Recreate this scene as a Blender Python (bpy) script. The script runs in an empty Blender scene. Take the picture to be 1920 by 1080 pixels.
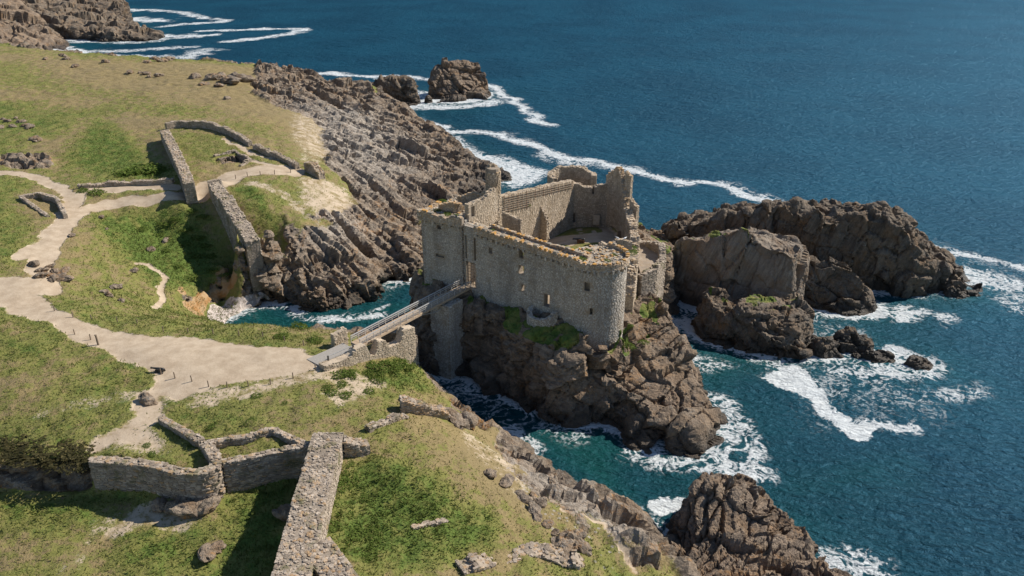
import bpy, bmesh, math, random
import numpy as np
from mathutils import Vector, Matrix

R_ = math.radians
sc = bpy.context.scene
COL = sc.collection
# ---------------------------------------------------------------- camera
PITCH, CAMH, FPX = R_(25), 72.0, 1493.0
cam = bpy.data.cameras.new('camera'); cam.sensor_width = 36.0; cam.lens = 36.0*FPX/1920.0
cam.clip_start = 1.0; cam.clip_end = 60000.0
camo = bpy.data.objects.new('camera', cam); COL.objects.link(camo)
camo.location = (0, 0, CAMH); camo.rotation_euler = (math.pi/2-PITCH, 0, 0)
sc.camera = camo
# ---------------------------------------------------------------- sky, sun, exposure
SUN_EL = R_(39); SUN_H = Vector((0.917, 0.40)).normalized()
world = bpy.data.worlds.new('World'); sc.world = world; world.use_nodes = True
wn = world.node_tree.nodes; wl = world.node_tree.links
bg = wn['Background']; sky = wn.new('ShaderNodeTexSky'); sky.sky_type = 'NISHITA'
sky.sun_disc = False; sky.sun_elevation = SUN_EL
sky.sun_rotation = math.atan2(SUN_H.x, SUN_H.y)
sky.air_density = 1.0; sky.dust_density = 0.0; sky.ozone_density = 2.0
wl.new(sky.outputs[0], bg.inputs[0]); bg.inputs[1].default_value = 0.085
sun = bpy.data.lights.new('sun', 'SUN'); sun.energy = 5.0; sun.angle = R_(0.55); sun.color = (1.0, 0.93, 0.82)
suno = bpy.data.objects.new('sun', sun); COL.objects.link(suno)
sd = Vector((SUN_H.x*math.cos(SUN_EL), SUN_H.y*math.cos(SUN_EL), math.sin(SUN_EL)))
suno.rotation_euler = sd.to_track_quat('Z', 'Y').to_euler()
suno.location = (60, 200, 150)
sc.cycles.max_bounces = 4; sc.cycles.diffuse_bounces = 2; sc.cycles.glossy_bounces = 2; sc.cycles.caustics_reflective = False; sc.cycles.caustics_refractive = False
sc.view_settings.view_transform = 'Standard'; sc.view_settings.look = 'None'
sc.view_settings.gamma = 1.0; sc.view_settings.exposure = 0.34; sc.view_settings.use_curve_mapping = False

# ---------------------------------------------------------------- layout helpers
CP, SP = math.cos(PITCH), math.sin(PITCH)
def at(u, v, z):                       # point of the place at height z
    a = (u-960)/FPX; b = (540-v)/FPX
    d = (a, CP+b*SP, -SP+b*CP); t = (z-CAMH)/d[2]
    return Vector((d[0]*t, d[1]*t, z))
def aty(u, v, y):                      # point of the place at distance y
    a = (u-960)/FPX; b = (540-v)/FPX
    d = (a, CP+b*SP, -SP+b*CP); t = y/d[1]
    return Vector((d[0]*t, y, CAMH+d[2]*t))
def smooth(a, b, x):
    t = np.clip((x-a)/(b-a), 0, 1); return t*t*(3-2*t)
# ---------------------------------------------------------------- numpy noise
def _h(i, j, k, s):
    n = (i.astype(np.int64)*374761393 + j.astype(np.int64)*668265263 + k.astype(np.int64)*2147483647 + s*974634777) & 0xffffffff
    n = ((n ^ (n >> 13))*1274126177) & 0xffffffff
    n = ((n ^ (n >> 16))*2246822519) & 0xffffffff
    n = n ^ (n >> 15)
    return (n & 0xffffff)/float(0xffffff)
def vnoise(P, seed=0):
    F = np.floor(P); f = P-F; f = f*f*f*(f*(f*6-15)+10); i = F.astype(np.int64)
    r = 0
    for a in (0, 1):
        wx = f[:, 0] if a else 1-f[:, 0]
        for b in (0, 1):
            wy = f[:, 1] if b else 1-f[:, 1]
            for c in (0, 1):
                wz = f[:, 2] if c else 1-f[:, 2]
                r = r + wx*wy*wz*_h(i[:, 0]+a, i[:, 1]+b, i[:, 2]+c, seed)
    return r*2-1
def fbm(P, freq=1.0, oct=4, seed=0, gain=0.5):
    P = np.asarray(P, float)
    if P.shape[1] == 2: P = np.c_[P, np.zeros(len(P))]
    r = 0; a = 1.0
    for o in range(oct):
        r = r + a*vnoise(P*freq+o*17.3, seed+o*7); freq *= 2.03; a *= gain
    return r
def blocks(P, size, rot, seed):        # fractured-rock cells: joint distance, own random, own tilt
    Q = (P @ rot)/np.asarray(size, float)
    B = np.floor(Q).astype(np.int64); n = len(P)
    f1 = np.full(n, 9.); f2 = np.full(n, 9.); rid = np.zeros(n); tl = np.zeros(n)
    for a in (-1, 0, 1):
        for b in (-1, 0, 1):
            for c in (-1, 0, 1):
                i, j, k = B[:, 0]+a, B[:, 1]+b, B[:, 2]+c
                dx = i+0.5+0.8*(_h(i, j, k, seed)-.5)-Q[:, 0]
                dy = j+0.5+0.8*(_h(i, j, k, seed+1)-.5)-Q[:, 1]
                dz = k+0.5+0.8*(_h(i, j, k, seed+2)-.5)-Q[:, 2]
                d = np.maximum(np.maximum(abs(dx), abs(dy)), abs(dz))*0.75+0.25*np.sqrt(dx*dx+dy*dy+dz*dz)
                near = d < f1
                f2 = np.where(near, f1, np.minimum(f2, d)); f1 = np.where(near, d, f1)
                h = _h(i, j, k, seed+3)
                rid = np.where(near, h, rid)
                t = dx*(_h(i, j, k, seed+4)-.5)+dy*(_h(i, j, k, seed+5)-.5)+dz*(_h(i, j, k, seed+6)-.5)
                tl = np.where(near, t, tl)
    return f2-f1, rid, tl
def rotm(ax, ay, az):
    return np.array((Matrix.Rotation(az, 3, 'Z') @ Matrix.Rotation(ay, 3, 'Y') @ Matrix.Rotation(ax, 3, 'X')))
# ---------------------------------------------------------------- plan geometry
def spline(pts, step=3.0, closed=True):
    p = np.array([(q[0], q[1]) for q in pts], float); n = len(p); out = []
    rng = range(n) if closed else range(n-1)
    for i in rng:
        a, b = p[i], p[(i+1) % n]
        m0 = (b-p[i-1])/2 if (closed or i > 0) else (b-a)
        nx = p[(i+2) % n] if (closed or i+2 < n) else b
        m1 = (nx-a)/2
        k = max(1, int(np.linalg.norm(b-a)/step))
        for s in range(k):
            t = s/k; t2, t3 = t*t, t*t*t
            out.append((2*t3-3*t2+1)*a+(t3-2*t2+t)*m0*0.7+(-2*t3+3*t2)*b+(t3-t2)*m1*0.7)
    if not closed: out.append(p[-1])
    return np.array(out)
def seg_dist(X, poly, closed=True):
    n = len(poly); best = np.full(len(X), 1e9)
    for i in range(n if closed else n-1):
        a = poly[i]; b = poly[(i+1) % n]; ab = b-a; L = ab@ab+1e-9
        t = np.clip(((X[:, 0]-a[0])*ab[0]+(X[:, 1]-a[1])*ab[1])/L, 0, 1)
        dx = X[:, 0]-a[0]-t*ab[0]; dy = X[:, 1]-a[1]-t*ab[1]
        best = np.minimum(best, dx*dx+dy*dy)
    return np.sqrt(best)
def inside(X, poly):
    n = len(poly); r = np.zeros(len(X), bool)
    for i in range(n):
        a = poly[i]; b = poly[(i+1) % n]
        if a[1] == b[1]: continue
        c = ((a[1] > X[:, 1]) != (b[1] > X[:, 1])) & (X[:, 0] < (b[0]-a[0])*(X[:, 1]-a[1])/(b[1]-a[1])+a[0])
        r ^= c
    return r
def sdist(X, poly):
    d = seg_dist(X, poly); return np.where(inside(X, poly), d, -d)
def sdist_near(X, poly, m):           # exact within m of the outline's box, far outside elsewhere
    lo = poly.min(0)-m; hi = poly.max(0)+m; r = np.full(len(X), -9.0-m)
    k = (X[:, 0] > lo[0]) & (X[:, 1] > lo[1]) & (X[:, 0] < hi[0]) & (X[:, 1] < hi[1])
    if k.any(): r[k] = sdist(X[k], poly)
    return r
class Grid:                            # cached plan field, bilinear
    def __init__(s, f, x0, x1, y0, y1, st):
        s.o = (x0, y0); s.st = st; X = np.arange(x0, x1, st); Y = np.arange(y0, y1, st); s.n = (len(X), len(Y))
        A, B = np.meshgrid(X, Y, indexing='ij'); s.g = f(np.c_[A.ravel(), B.ravel()]).reshape(s.n)
    def __call__(s, P):
        x = np.clip((P[:, 0]-s.o[0])/s.st, 0, s.n[0]-1.001); y = np.clip((P[:, 1]-s.o[1])/s.st, 0, s.n[1]-1.001)
        i = x.astype(int); j = y.astype(int); a = x-i; b = y-j; g = s.g
        return g[i, j]*(1-a)*(1-b)+g[i+1, j]*a*(1-b)+g[i, j+1]*(1-a)*b+g[i+1, j+1]*a*b
class RBF:                             # height surface through surveyed points
    def __init__(s, pts, smoothing=0.0):
        p = np.array(pts, float); s.c = p[:, :2]; n = len(p)
        A = np.linalg.norm(s.c[:, None]-s.c[None], axis=2)+np.eye(n)*smoothing
        Q = np.c_[np.ones(n), s.c/100]
        M = np.zeros((n+3, n+3)); M[:n, :n] = A; M[:n, n:] = Q; M[n:, :n] = Q.T
        s.w = np.linalg.solve(M, np.r_[p[:, 2], 0, 0, 0])
    def __call__(s, X):
        out = np.empty(len(X))
        for a in range(0, len(X), 40000):
            x = X[a:a+40000]
            D = np.sqrt((x[:, None, 0]-s.c[None, :, 0])**2+(x[:, None, 1]-s.c[None, :, 1])**2)
            out[a:a+40000] = D@s.w[:-3]+s.w[-3]+(x/100)@s.w[-2:]
        return out
# ---------------------------------------------------------------- object helpers
def mesh_np(name, V, F, smooth_shade=True):
    V = np.asarray(V, np.float32); F = np.asarray(F, np.int32); me = bpy.data.meshes.new(name)
    k = F.shape[1]
    me.vertices.add(len(V)); me.vertices.foreach_set('co', V.ravel())
    me.loops.add(F.size); me.loops.foreach_set('vertex_index', F.ravel())
    me.polygons.add(len(F)); me.polygons.foreach_set('loop_start', np.arange(0, F.size, k, dtype=np.int32))
    me.polygons.foreach_set('loop_total', np.full(len(F), k, np.int32))
    me.polygons.foreach_set('use_smooth', np.full(len(F), smooth_shade) if np.isscalar(smooth_shade) else smooth_shade)
    me.update(calc_edges=True); me.validate()
    return me
def setcol(me, name, A):
    at_ = me.attributes.get(name) or me.attributes.new(name, 'FLOAT_COLOR', 'POINT')
    at_.data.foreach_set('color', np.asarray(A, np.float32).ravel())
def obj(name, me, m=None, parent=None):
    o = bpy.data.objects.new(name, me); COL.objects.link(o)
    if m is not None and me is not None:
        me.materials.clear(); me.materials.append(m)
    if parent is not None: o.parent = parent
    return o
def tag(o, label=None, cat=None, group=None, kind=None):
    if label: o['label'] = label
    if cat: o['category'] = cat
    if group: o['group'] = group
    if kind: o['kind'] = kind
    return o
def thing(name, label, cat, group=None, loc=(0, 0, 0)):
    o = obj(name, None); o.location = loc; o.empty_display_size = 0.5
    return tag(o, label, cat, group)
def child(o, parent):                  # parent keeping world coordinates
    o.parent = parent; o.matrix_parent_inverse = Matrix.Translation(parent.location).inverted(); return o
def bm_mesh(name, bm, sm=False):
    me = bpy.data.meshes.new(name); bm.normal_update(); bm.to_mesh(me); bm.free()
    for p in me.polygons: p.use_smooth = sm
    return me
def add_box(bm, c, size, M=None, jitter=0):
    vs = []
    for x in (-.5, .5):
        for y in (-.5, .5):
            for z in (-.5, .5):
                p = Vector((x*size[0], y*size[1], z*size[2]))
                if jitter: p += Vector([random.uniform(-jitter, jitter)*s for s in size])
                if M is not None: p = M @ p
                vs.append(bm.verts.new(p+Vector(c)))
    for q in ((0, 1, 3, 2), (4, 6, 7, 5), (0, 4, 5, 1), (2, 3, 7, 6), (0, 2, 6, 4), (1, 5, 7, 3)):
        bm.faces.new([vs[i] for i in q])
    return vs
def add_tube(bm, a, b, r, n=6, r2=None):
    a, b = Vector(a), Vector(b); d = (b-a).normalized(); q = d.to_track_quat('Z', 'Y').to_matrix()
    r2 = r if r2 is None else r2; A = []; B = []
    for i in range(n):
        t = 2*math.pi*i/n; o = Vector((math.cos(t), math.sin(t), 0))
        A.append(bm.verts.new(a+q@(o*r))); B.append(bm.verts.new(b+q@(o*r2)))
    for i in range(n): bm.faces.new((A[i], A[(i+1) % n], B[(i+1) % n], B[i]))
    bm.faces.new(A[::-1]); bm.faces.new(B)
def apply_mod(o):
    dg = bpy.context.evaluated_depsgraph_get(); dg.update()
    me = bpy.data.meshes.new_from_object(o.evaluated_get(dg)); old = o.data
    o.modifiers.clear(); o.data = me; bpy.data.meshes.remove(old); return o
# ---------------------------------------------------------------- material helpers
class NT:
    def __init__(s, name):
        s.m = bpy.data.materials.new(name); s.m.use_nodes = True
        s.t = s.m.node_tree; s.b = s.t.nodes['Principled BSDF']; s.l = s.t.links
    def n(s, typ, props=None, **ins):
        nd = s.t.nodes.new('ShaderNode'+typ)
        for k, v in (props or {}).items(): setattr(nd, k, v)
        for k, v in ins.items():
            k = int(k[1:]) if (k[0] == 'i' and k[1:].isdigit()) else k.replace('_', ' ')
            s.put(nd.inputs[k], v)
        return nd
    def put(s, inp, v):
        if isinstance(v, bpy.types.NodeSocket): s.l.new(v, inp)
        elif isinstance(v, (tuple, list)) and len(v) == 3 and inp.type == 'RGBA': inp.default_value = (*v, 1)
        else: inp.default_value = v
    def mix(s, f, a, b, mode='MIX'):
        nd = s.n('Mix', {'data_type': 'RGBA', 'blend_type': mode, 'clamp_factor': True})
        s.put(nd.inputs[0], f); s.put(nd.inputs[6], a); s.put(nd.inputs[7], b); return nd.outputs[2]
    def math(s, op, a, b=0.0, c=None):
        nd = s.n('Math', {'operation': op}); s.put(nd.inputs[0], a); s.put(nd.inputs[1], b)
        if c is not None: s.put(nd.inputs[2], c)
        return nd.outputs[0]
    def ramp(s, x, a, b, c=0.0, d=1.0):
        nd = s.n('MapRange', {'interpolation_type': 'SMOOTHSTEP'}, Value=x, From_Min=a, From_Max=b, To_Min=c, To_Max=d); return nd.outputs[0]
    def noise(s, vec, scale, detail=5, rough=0.55, dist=0.0):
        nd = s.n('TexNoise', None, Vector=vec, Scale=scale, Detail=detail, Roughness=rough, Distortion=dist); return nd.outputs[0]
    def pos(s): return s.n('NewGeometry').outputs['Position']
    def mapv(s, v, scale=(1, 1, 1), rot=(0, 0, 0)):
        return s.n('Mapping', None, Vector=v, Scale=scale, Rotation=rot).outputs[0]
    def attr(s, name):
        a = s.n('Attribute'); a.attribute_name = name
        c = s.n('SeparateColor', None, Color=a.outputs['Color']); return c.outputs[0], c.outputs[1], c.outputs[2], a.outputs['Alpha']
    def bump(s, h, strength, dist, normal=None):
        nd = s.n('Bump', None, Strength=strength, Distance=dist, Height=h)
        if normal is not None: s.l.new(normal, nd.inputs['Normal'])
        return nd.outputs[0]

def make_ground(name, rock=((0.10, 0.085, 0.075), (0.27, 0.225, 0.185)), lichen=0.35, strata=(0.3, 0.4, 0.7), pale=.55):
    m = NT(name); P = m.pos()
    sand, rk, gr, cell = m.attr('mask'); soil, peb, stony, trod = m.attr('mask2')
    n1 = m.noise(P, 0.06, 3, 0.6); n2 = m.noise(P, 0.5, 4, 0.65); n3 = m.noise(P, 2.6, 4, 0.7); n4 = m.noise(P, 9.0, 2, 0.7)
    g = m.math('ADD', gr, m.math('MULTIPLY', m.math('SUBTRACT', n2, 0.5), 1.7))
    g = m.math('ADD', g, m.math('MULTIPLY', m.math('SUBTRACT', n3, 0.5), 0.7))
    dry = m.mix(m.ramp(n3, 0.35, 0.65), (0.225, 0.168, 0.075), (0.31, 0.235, 0.115))
    dry = m.mix(m.ramp(n1, 0.4, 0.65), dry, (0.25, 0.19, 0.095))
    mid = m.mix(m.ramp(n3, 0.3, 0.7), (0.155, 0.160, 0.038), (0.235, 0.222, 0.066))
    lush = m.mix(m.ramp(n3, 0.3, 0.75), (0.060, 0.104, 0.016), (0.150, 0.205, 0.040))
    gc = m.mix(m.ramp(g, 0.25, 0.5), dry, mid); gc = m.mix(m.ramp(g, 0.55, 0.95), gc, lush)
    gc = m.mix(m.ramp(n4, 0.35, 0.75, 0.0, 0.22), gc, (0.07, 0.075, 0.02))
    # bare sandy earth
    sc_ = m.mix(m.ramp(n2, 0.3, 0.7), (0.37, 0.285, 0.200), (0.49, 0.395, 0.290))
    sc_ = m.mix(m.ramp(n3, 0.55, 0.8, 0, 0.45), sc_, (0.30, 0.225, 0.15))
    sf = m.math('ADD', sand, m.math('ADD', m.math('MULTIPLY', m.math('SUBTRACT', n2, 0.5), 1.1), m.math('MULTIPLY', m.math('SUBTRACT', n3, 0.5), 0.9)))
    col = m.mix(m.ramp(sf, 0.40, 0.66), gc, sc_)
    so = m.mix(m.ramp(n2, 0.35, 0.65), (0.33, 0.175, 0.065), (0.43, 0.30, 0.17))
    col = m.mix(m.ramp(m.math('ADD', soil, m.math('MULTIPLY', m.math('SUBTRACT', n3, 0.5), 0.6)), 0.4, 0.6), col, so)
    pv = m.n('TexVoronoi', None, Vector=P, Scale=1.9)
    pc = m.mix(m.n('SeparateColor', None, Color=pv.outputs['Color']).outputs[0], (0.30, 0.25, 0.215), (0.66, 0.58, 0.53))
    col = m.mix(m.ramp(peb, 0.4, 0.6), col, pc)
    # rock
    S = m.mapv(m.mapv(P, (1, 1, 1), strata), (0.12, 0.75, 1.3))
    s1 = m.noise(S, 1.3, 4, 0.68, 0.4); r1 = m.noise(P, 0.35, 3, 0.6); r2 = m.noise(P, 4.5, 3, 0.72)
    rc = m.mix(m.ramp(s1, 0.33, 0.67), rock[0], rock[1])
    rc = m.mix(m.ramp(r1, 0.40, 0.70, 0, 0.7), rc, (0.24, 0.145, 0.075))
    rc = m.mix(m.math('MULTIPLY', cell, 0.40), rc, (0.33, 0.27, 0.205))
    rc = m.mix(m.ramp(r2, 0.35, 0.75, 0.0, 0.5), rc, m.mix(0.5, rock[0], (0.05, 0.045, 0.04)))
    lf = m.math('MULTIPLY', m.ramp(m.noise(P, 0.22, 3, 0.6, 1.0), 0.54, 0.68), m.ramp(n3, 0.42, 0.62))
    rc = m.mix(m.math('MULTIPLY', lf, lichen), rc, (0.42, 0.19, 0.035))
    pf = m.math('MULTIPLY', m.ramp(n2, 0.5, 0.66), m.ramp(r2, 0.5, 0.65))
    rc = m.mix(m.math('MULTIPLY', pf, pale), rc, (0.42, 0.40, 0.36))
    rc = m.mix(m.math('MULTIPLY', trod, m.ramp(s1, .3, .6, .25, .8)), rc, m.mix(r2, (0.33, 0.29, 0.245), (0.54, 0.485, 0.42)))
    z = m.n('SeparateXYZ', None, Vector=P).outputs[2]
    wet = m.ramp(m.math('ADD', z, m.math('MULTIPLY', m.math('SUBTRACT', r1, 0.5), 5.0)), 1.0, 3.4, 1.0, 0.0)
    rc = m.mix(m.math('MULTIPLY', wet, 0.72), rc, (0.035, 0.028, 0.022))
    rf = m.math('ADD', rk, m.math('ADD', m.math('MULTIPLY', m.math('SUBTRACT', n3, 0.5), 0.5), m.math('MULTIPLY', m.math('SUBTRACT', n2, 0.5), 0.35)))
    rmask = m.ramp(rf, 0.42, 0.56)
    col = m.mix(rmask, col, rc)
    # loose stones scattered in thin turf
    sv = m.n('TexVoronoi', None, Vector=P, Scale=1.3)
    sp = m.math('MULTIPLY', m.ramp(sv.outputs['Distance'], 0.20, 0.32, 1.0, 0.0), m.ramp(m.math('ADD', stony, m.math('SUBTRACT', n2, 0.6)), 0.3, 0.5))
    col = m.mix(m.math('MULTIPLY', sp, 0.8), col, m.mix(r2, (0.22, 0.19, 0.16), (0.46, 0.42, 0.37)))
    m.put(m.b.inputs['Base Color'], col)
    m.put(m.b.inputs['Roughness'], m.mix(m.math('MULTIPLY', wet, rmask), (0.92,)*3, (0.42,)*3))
    m.put(m.b.inputs['Specular IOR Level'], 0.3)
    hb = m.noise(P, 2.2, 4, 0.72)
    amt = m.ramp(rk, 0.3, 0.7, 0.55, 1.0); amt = m.math('MULTIPLY', amt, m.ramp(sand, 0.4, 0.7, 1.0, 0.2))
    m.put(m.b.inputs['Normal'], m.bump(m.math('MULTIPLY', hb, amt), 0.9, 0.6))
    return m.m

def make_stone(name, a=(0.20, 0.17, 0.14), b=(0.42, 0.36, 0.29), lichen=0.5, moss=0.0):
    m = NT(name); P = m.pos(); r, li, x, y = m.attr('tint')
    n = m.noise(P, 3.5, 5, 0.7); n2 = m.noise(P, 0.5, 4, 0.6); n3 = m.noise(P, 11.0, 4, 0.7)
    c = m.mix(r, a, b); c = m.mix(m.ramp(n, 0.4, 0.8, 0, 0.45), c, m.mix(0.6, a, (0.10, 0.085, 0.07)))
    c = m.mix(m.ramp(n2, 0.48, 0.70, 0, 0.5), c, (0.27, 0.20, 0.125))
    st = m.noise(m.mapv(P, (1, 1, .14)), .55, 4, .6); c = m.mix(m.ramp(st, .48, .72, 0, .55), c, m.mix(.5, a, (.12, .105, .09)))
    c = m.mix(m.ramp(st, .44, .28, 0, .35), c, (.50, .45, .385))
    f = m.math('MULTIPLY', m.ramp(m.math('ADD', n, m.math('SUBTRACT', li, 0.5)), 0.45, 0.62), lichen)
    c = m.mix(f, c, m.mix(n3, (0.56, 0.22, 0.02), (0.55, 0.36, 0.12)))
    if moss: c = m.mix(m.math('MULTIPLY', m.ramp(n2, 0.54, 0.66), moss), c, (0.06, 0.085, 0.02))
    m.put(m.b.inputs['Base Color'], c); m.put(m.b.inputs['Roughness'], 0.92); m.put(m.b.inputs['Specular IOR Level'], 0.25)
    m.put(m.b.inputs['Normal'], m.bump(m.math('ADD', n, m.math('MULTIPLY', n3, 0.5)), 0.8, 0.10)); return m.m
def make_plain(name, c0, c1, scale=2.0, rough=0.8, stretch=(1, 1, 1), metal=0.0, bump=0.03):
    m = NT(name); P = m.n('TexCoord').outputs['Object']; n = m.noise(m.mapv(P, stretch), scale, 6, 0.65)
    m.put(m.b.inputs['Base Color'], m.mix(m.ramp(n, 0.3, 0.7), c0, c1)); m.put(m.b.inputs['Roughness'], rough)
    m.put(m.b.inputs['Metallic'], metal); m.put(m.b.inputs['Normal'], m.bump(n, 0.6, bump)); return m.m
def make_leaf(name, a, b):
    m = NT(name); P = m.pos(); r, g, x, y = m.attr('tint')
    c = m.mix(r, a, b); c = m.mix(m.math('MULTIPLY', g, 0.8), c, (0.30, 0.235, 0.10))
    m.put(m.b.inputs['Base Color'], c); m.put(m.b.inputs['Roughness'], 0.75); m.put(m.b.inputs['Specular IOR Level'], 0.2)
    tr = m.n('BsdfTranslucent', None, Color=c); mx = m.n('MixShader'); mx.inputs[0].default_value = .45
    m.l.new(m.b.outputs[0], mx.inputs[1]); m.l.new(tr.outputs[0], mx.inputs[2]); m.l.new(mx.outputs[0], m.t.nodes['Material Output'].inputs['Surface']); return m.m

M = {}
M['ground'] = make_ground('coast_ground', rock=((0.120, 0.090, 0.068), (0.41, 0.325, 0.245)), lichen=0.65, pale=.8)
M['castle_rock'] = make_ground('castle_rock', rock=((0.090, 0.066, 0.050), (0.36, 0.26, 0.18)), lichen=0.4, strata=(.6, -.5, .9))
M['stack'] = make_ground('stack_rock', rock=((0.055, 0.044, 0.036), (0.21, 0.165, 0.125)), lichen=0.25, strata=(0.2, 1.2, 0.3))
M['paleface'] = make_ground('pale_face_rock', rock=((0.19, 0.155, 0.125), (0.38, 0.32, 0.26)), lichen=0.25, strata=(0.2, 1.2, 0.3), pale=.3)
M['brownrock'] = make_ground('brown_rock', rock=((0.105, 0.074, 0.055), (0.34, 0.25, 0.18)), lichen=0.4, strata=(0.5, 0.3, -0.7))
M['castle'] = make_stone('castle_masonry', (0.34, 0.302, 0.262), (0.66, 0.60, 0.52), 0.35)
M['warm'] = make_stone('warm_masonry', (0.35, 0.275, 0.195), (0.66, 0.54, 0.41), 0.4)  # sandier, less grey stone for the inner and upper castle walls
M['mortar'] = make_stone('wall_core', (0.27, 0.22, 0.17), (0.40, 0.33, 0.26), 0.2)
M['coping'] = make_stone('lichen_coping', (0.30, 0.26, 0.21), (0.50, 0.44, 0.36), 1.0)
M['drystone'] = make_stone('drystone', (0.25, 0.20, 0.155), (0.58, 0.485, 0.39), 0.35, 0.5)
M['abut'] = make_stone('abutment_stone', (0.42, 0.34, 0.25), (0.66, 0.54, 0.41), 0.15)
M['wood'] = make_plain('weathered_timber', (0.16, 0.11, 0.07), (0.30, 0.22, 0.15), 3.0, 0.8, (1, 8, 8))
M['deck'] = make_plain('bridge_boards', (0.34, 0.25, 0.17), (0.50, 0.38, 0.26), 3.0, 0.8, (6, 1, 1))
M['rampwood'] = make_plain('ramp_boards', (0.30, 0.27, 0.235), (0.42, 0.385, 0.34), 3.0, 0.8, (1, 6, 1))
M['steel'] = make_plain('galvanised_steel', (0.40, 0.385, 0.37), (0.52, 0.50, 0.48), 4.0, 0.5, metal=0.2, bump=0.005)
M['rust'] = make_plain('rusty_iron', (0.10, 0.05, 0.03), (0.20, 0.09, 0.045), 8.0, 0.8, bump=0.01)
M['iron'] = make_plain('black_iron', (0.025, 0.023, 0.022), (0.05, 0.045, 0.04), 6.0, 0.55, bump=0.01)
M['post'] = make_plain('post_timber', (0.14, 0.10, 0.07), (0.24, 0.18, 0.13), 5.0, 0.85, (6, 6, 1))
M['leaf'] = make_leaf('shrub_leaf', (0.065, 0.110, 0.018), (0.20, 0.265, 0.055))
M['tuft'] = make_leaf('grass_blade', (0.075, 0.115, 0.022), (0.20, 0.22, 0.06))
M['dead'] = make_leaf('dry_thicket', (0.045, 0.045, 0.016), (0.10, 0.085, 0.035))
M['feather'] = make_plain('gull_feather', (0.75, 0.75, 0.74), (0.82, 0.82, 0.81), 3.0, 0.7, bump=0.002)

# ================================================================ TERRAIN
def solid(hf, X, Y, keep, zb=-6.0, voxel=0.4, zcut=-2.2):
    """closed body under a height surface on a plan grid, remeshed to even cells, sea floor trimmed off"""
    nx, ny = len(X), len(Y); XX, YY = np.meshgrid(X, Y, indexing='ij')
    P = np.c_[XX.ravel(), YY.ravel()]; Hh = hf(P)
    k = keep(P).reshape(nx, ny); K = k[:-1, :-1] & k[1:, :-1] & k[:-1, 1:] & k[1:, 1:]
    idx = np.arange(nx*ny).reshape(nx, ny); n0 = nx*ny
    V = np.r_[np.c_[P, Hh], np.c_[P, np.full(n0, zb)]]
    a, b, c, d = idx[:-1, :-1][K], idx[1:, :-1][K], idx[1:, 1:][K], idx[:-1, 1:][K]
    F = [np.c_[a, b, c, d], np.c_[a, d, c, b]+n0*1]
    Kp = np.pad(K, 1)
    for sh, e in (((1, 0), ('b', 'a')), ((-1, 0), ('c', 'd'))): pass
    I, J = np.nonzero(K)
    def side(mask, p, q):
        i, j = I[mask], J[mask]; u = idx[i+p[0], j+p[1]]; w = idx[i+q[0], j+q[1]]
        F.append(np.c_[w, u, u+n0, w+n0])
    side(~Kp[I, J+1], (0, 1), (0, 0)); side(~Kp[I+2, J+1], (1, 0), (1, 1))
    side(~Kp[I+1, J], (0, 0), (1, 0)); side(~Kp[I+1, J+2], (1, 1), (0, 1))
    F = np.concatenate(F); used = np.unique(F); mp = np.zeros(len(V), np.int64); mp[used] = np.arange(len(used))
    me = mesh_np('tmp', V[used], mp[F]); o = bpy.data.objects.new('tmp', me); COL.objects.link(o)
    md = o.modifiers.new('r', 'REMESH'); md.mode = 'VOXEL'; md.voxel_size = voxel; md.adaptivity = 0
    apply_mod(o); me = o.data
    nv = len(me.vertices); co = np.empty(nv*3, np.float32); me.vertices.foreach_get('co', co); co = co.reshape(-1, 3).astype(float)
    nl = len(me.loops); li = np.empty(nl, np.int32); me.loops.foreach_get('vertex_index', li); Q = li.reshape(-1, 4)
    bpy.data.objects.remove(o); bpy.data.meshes.remove(me)
    okf = (co[Q, 2] > zcut).any(axis=1); Q = Q[okf]; used = np.unique(Q); mp = np.zeros(nv, np.int64); mp[used] = np.arange(len(used))
    return co[used], mp[Q]
def vnormals(V, F):
    n = np.cross(V[F[:, 2]]-V[F[:, 0]], V[F[:, 3]]-V[F[:, 1]]); N = np.zeros_like(V)
    for k in range(4):
        for c in range(3): N[:, c] += np.bincount(F[:, k], n[:, c], len(V))
    return N/(np.linalg.norm(N, axis=1, keepdims=True)+1e-9)
def rockify(V, N, mask, rot, big=(4.5, 2.2, 1.6), amp=0.9, seed=1, small=True, crack=0.35, tilt=1.0):
    """push a smooth body into jointed, tilted, stepped blocks"""
    cell = np.zeros(len(V)); D = np.zeros(len(V)); ix = np.nonzero(mask > 0.05)[0]
    if len(ix) == 0: return V, cell
    W = np.zeros_like(V); U = V[ix]; W[ix] = U+np.c_[fbm(U, 0.15, 2, seed+50), fbm(U, 0.15, 2, seed+51), fbm(U, 0.15, 2, seed+52)]*0.8
    e0, r0, t0 = blocks(W[ix], np.array(big)*2.7, rot, seed+40)
    e, r, t = blocks(W[ix], big, rot, seed)
    d = amp*((r0-.5)*1.3+t0*2.6*tilt+(r-.5)*0.7+t*1.3*tilt)-crack*amp*((1-smooth(0, 0.07, e0))*1.2+0.7*(1-smooth(0, 0.10, e))); c = .5*r0+.5*r
    if small:
        e2, r2, t2 = blocks(W[ix], np.array(big)*0.4, rot, seed+20)
        d = d+amp*0.20*((r2-.5)+t2*1.6)-crack*amp*0.22*(1-smooth(0, 0.14, e2)); c = 0.7*c+0.3*r2
    d = d+0.05*fbm(V[ix], 1.2, 2, seed+9)
    D[ix] = d*mask[ix]; cell[ix] = c
    return V+N*D[:, None], cell

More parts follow.
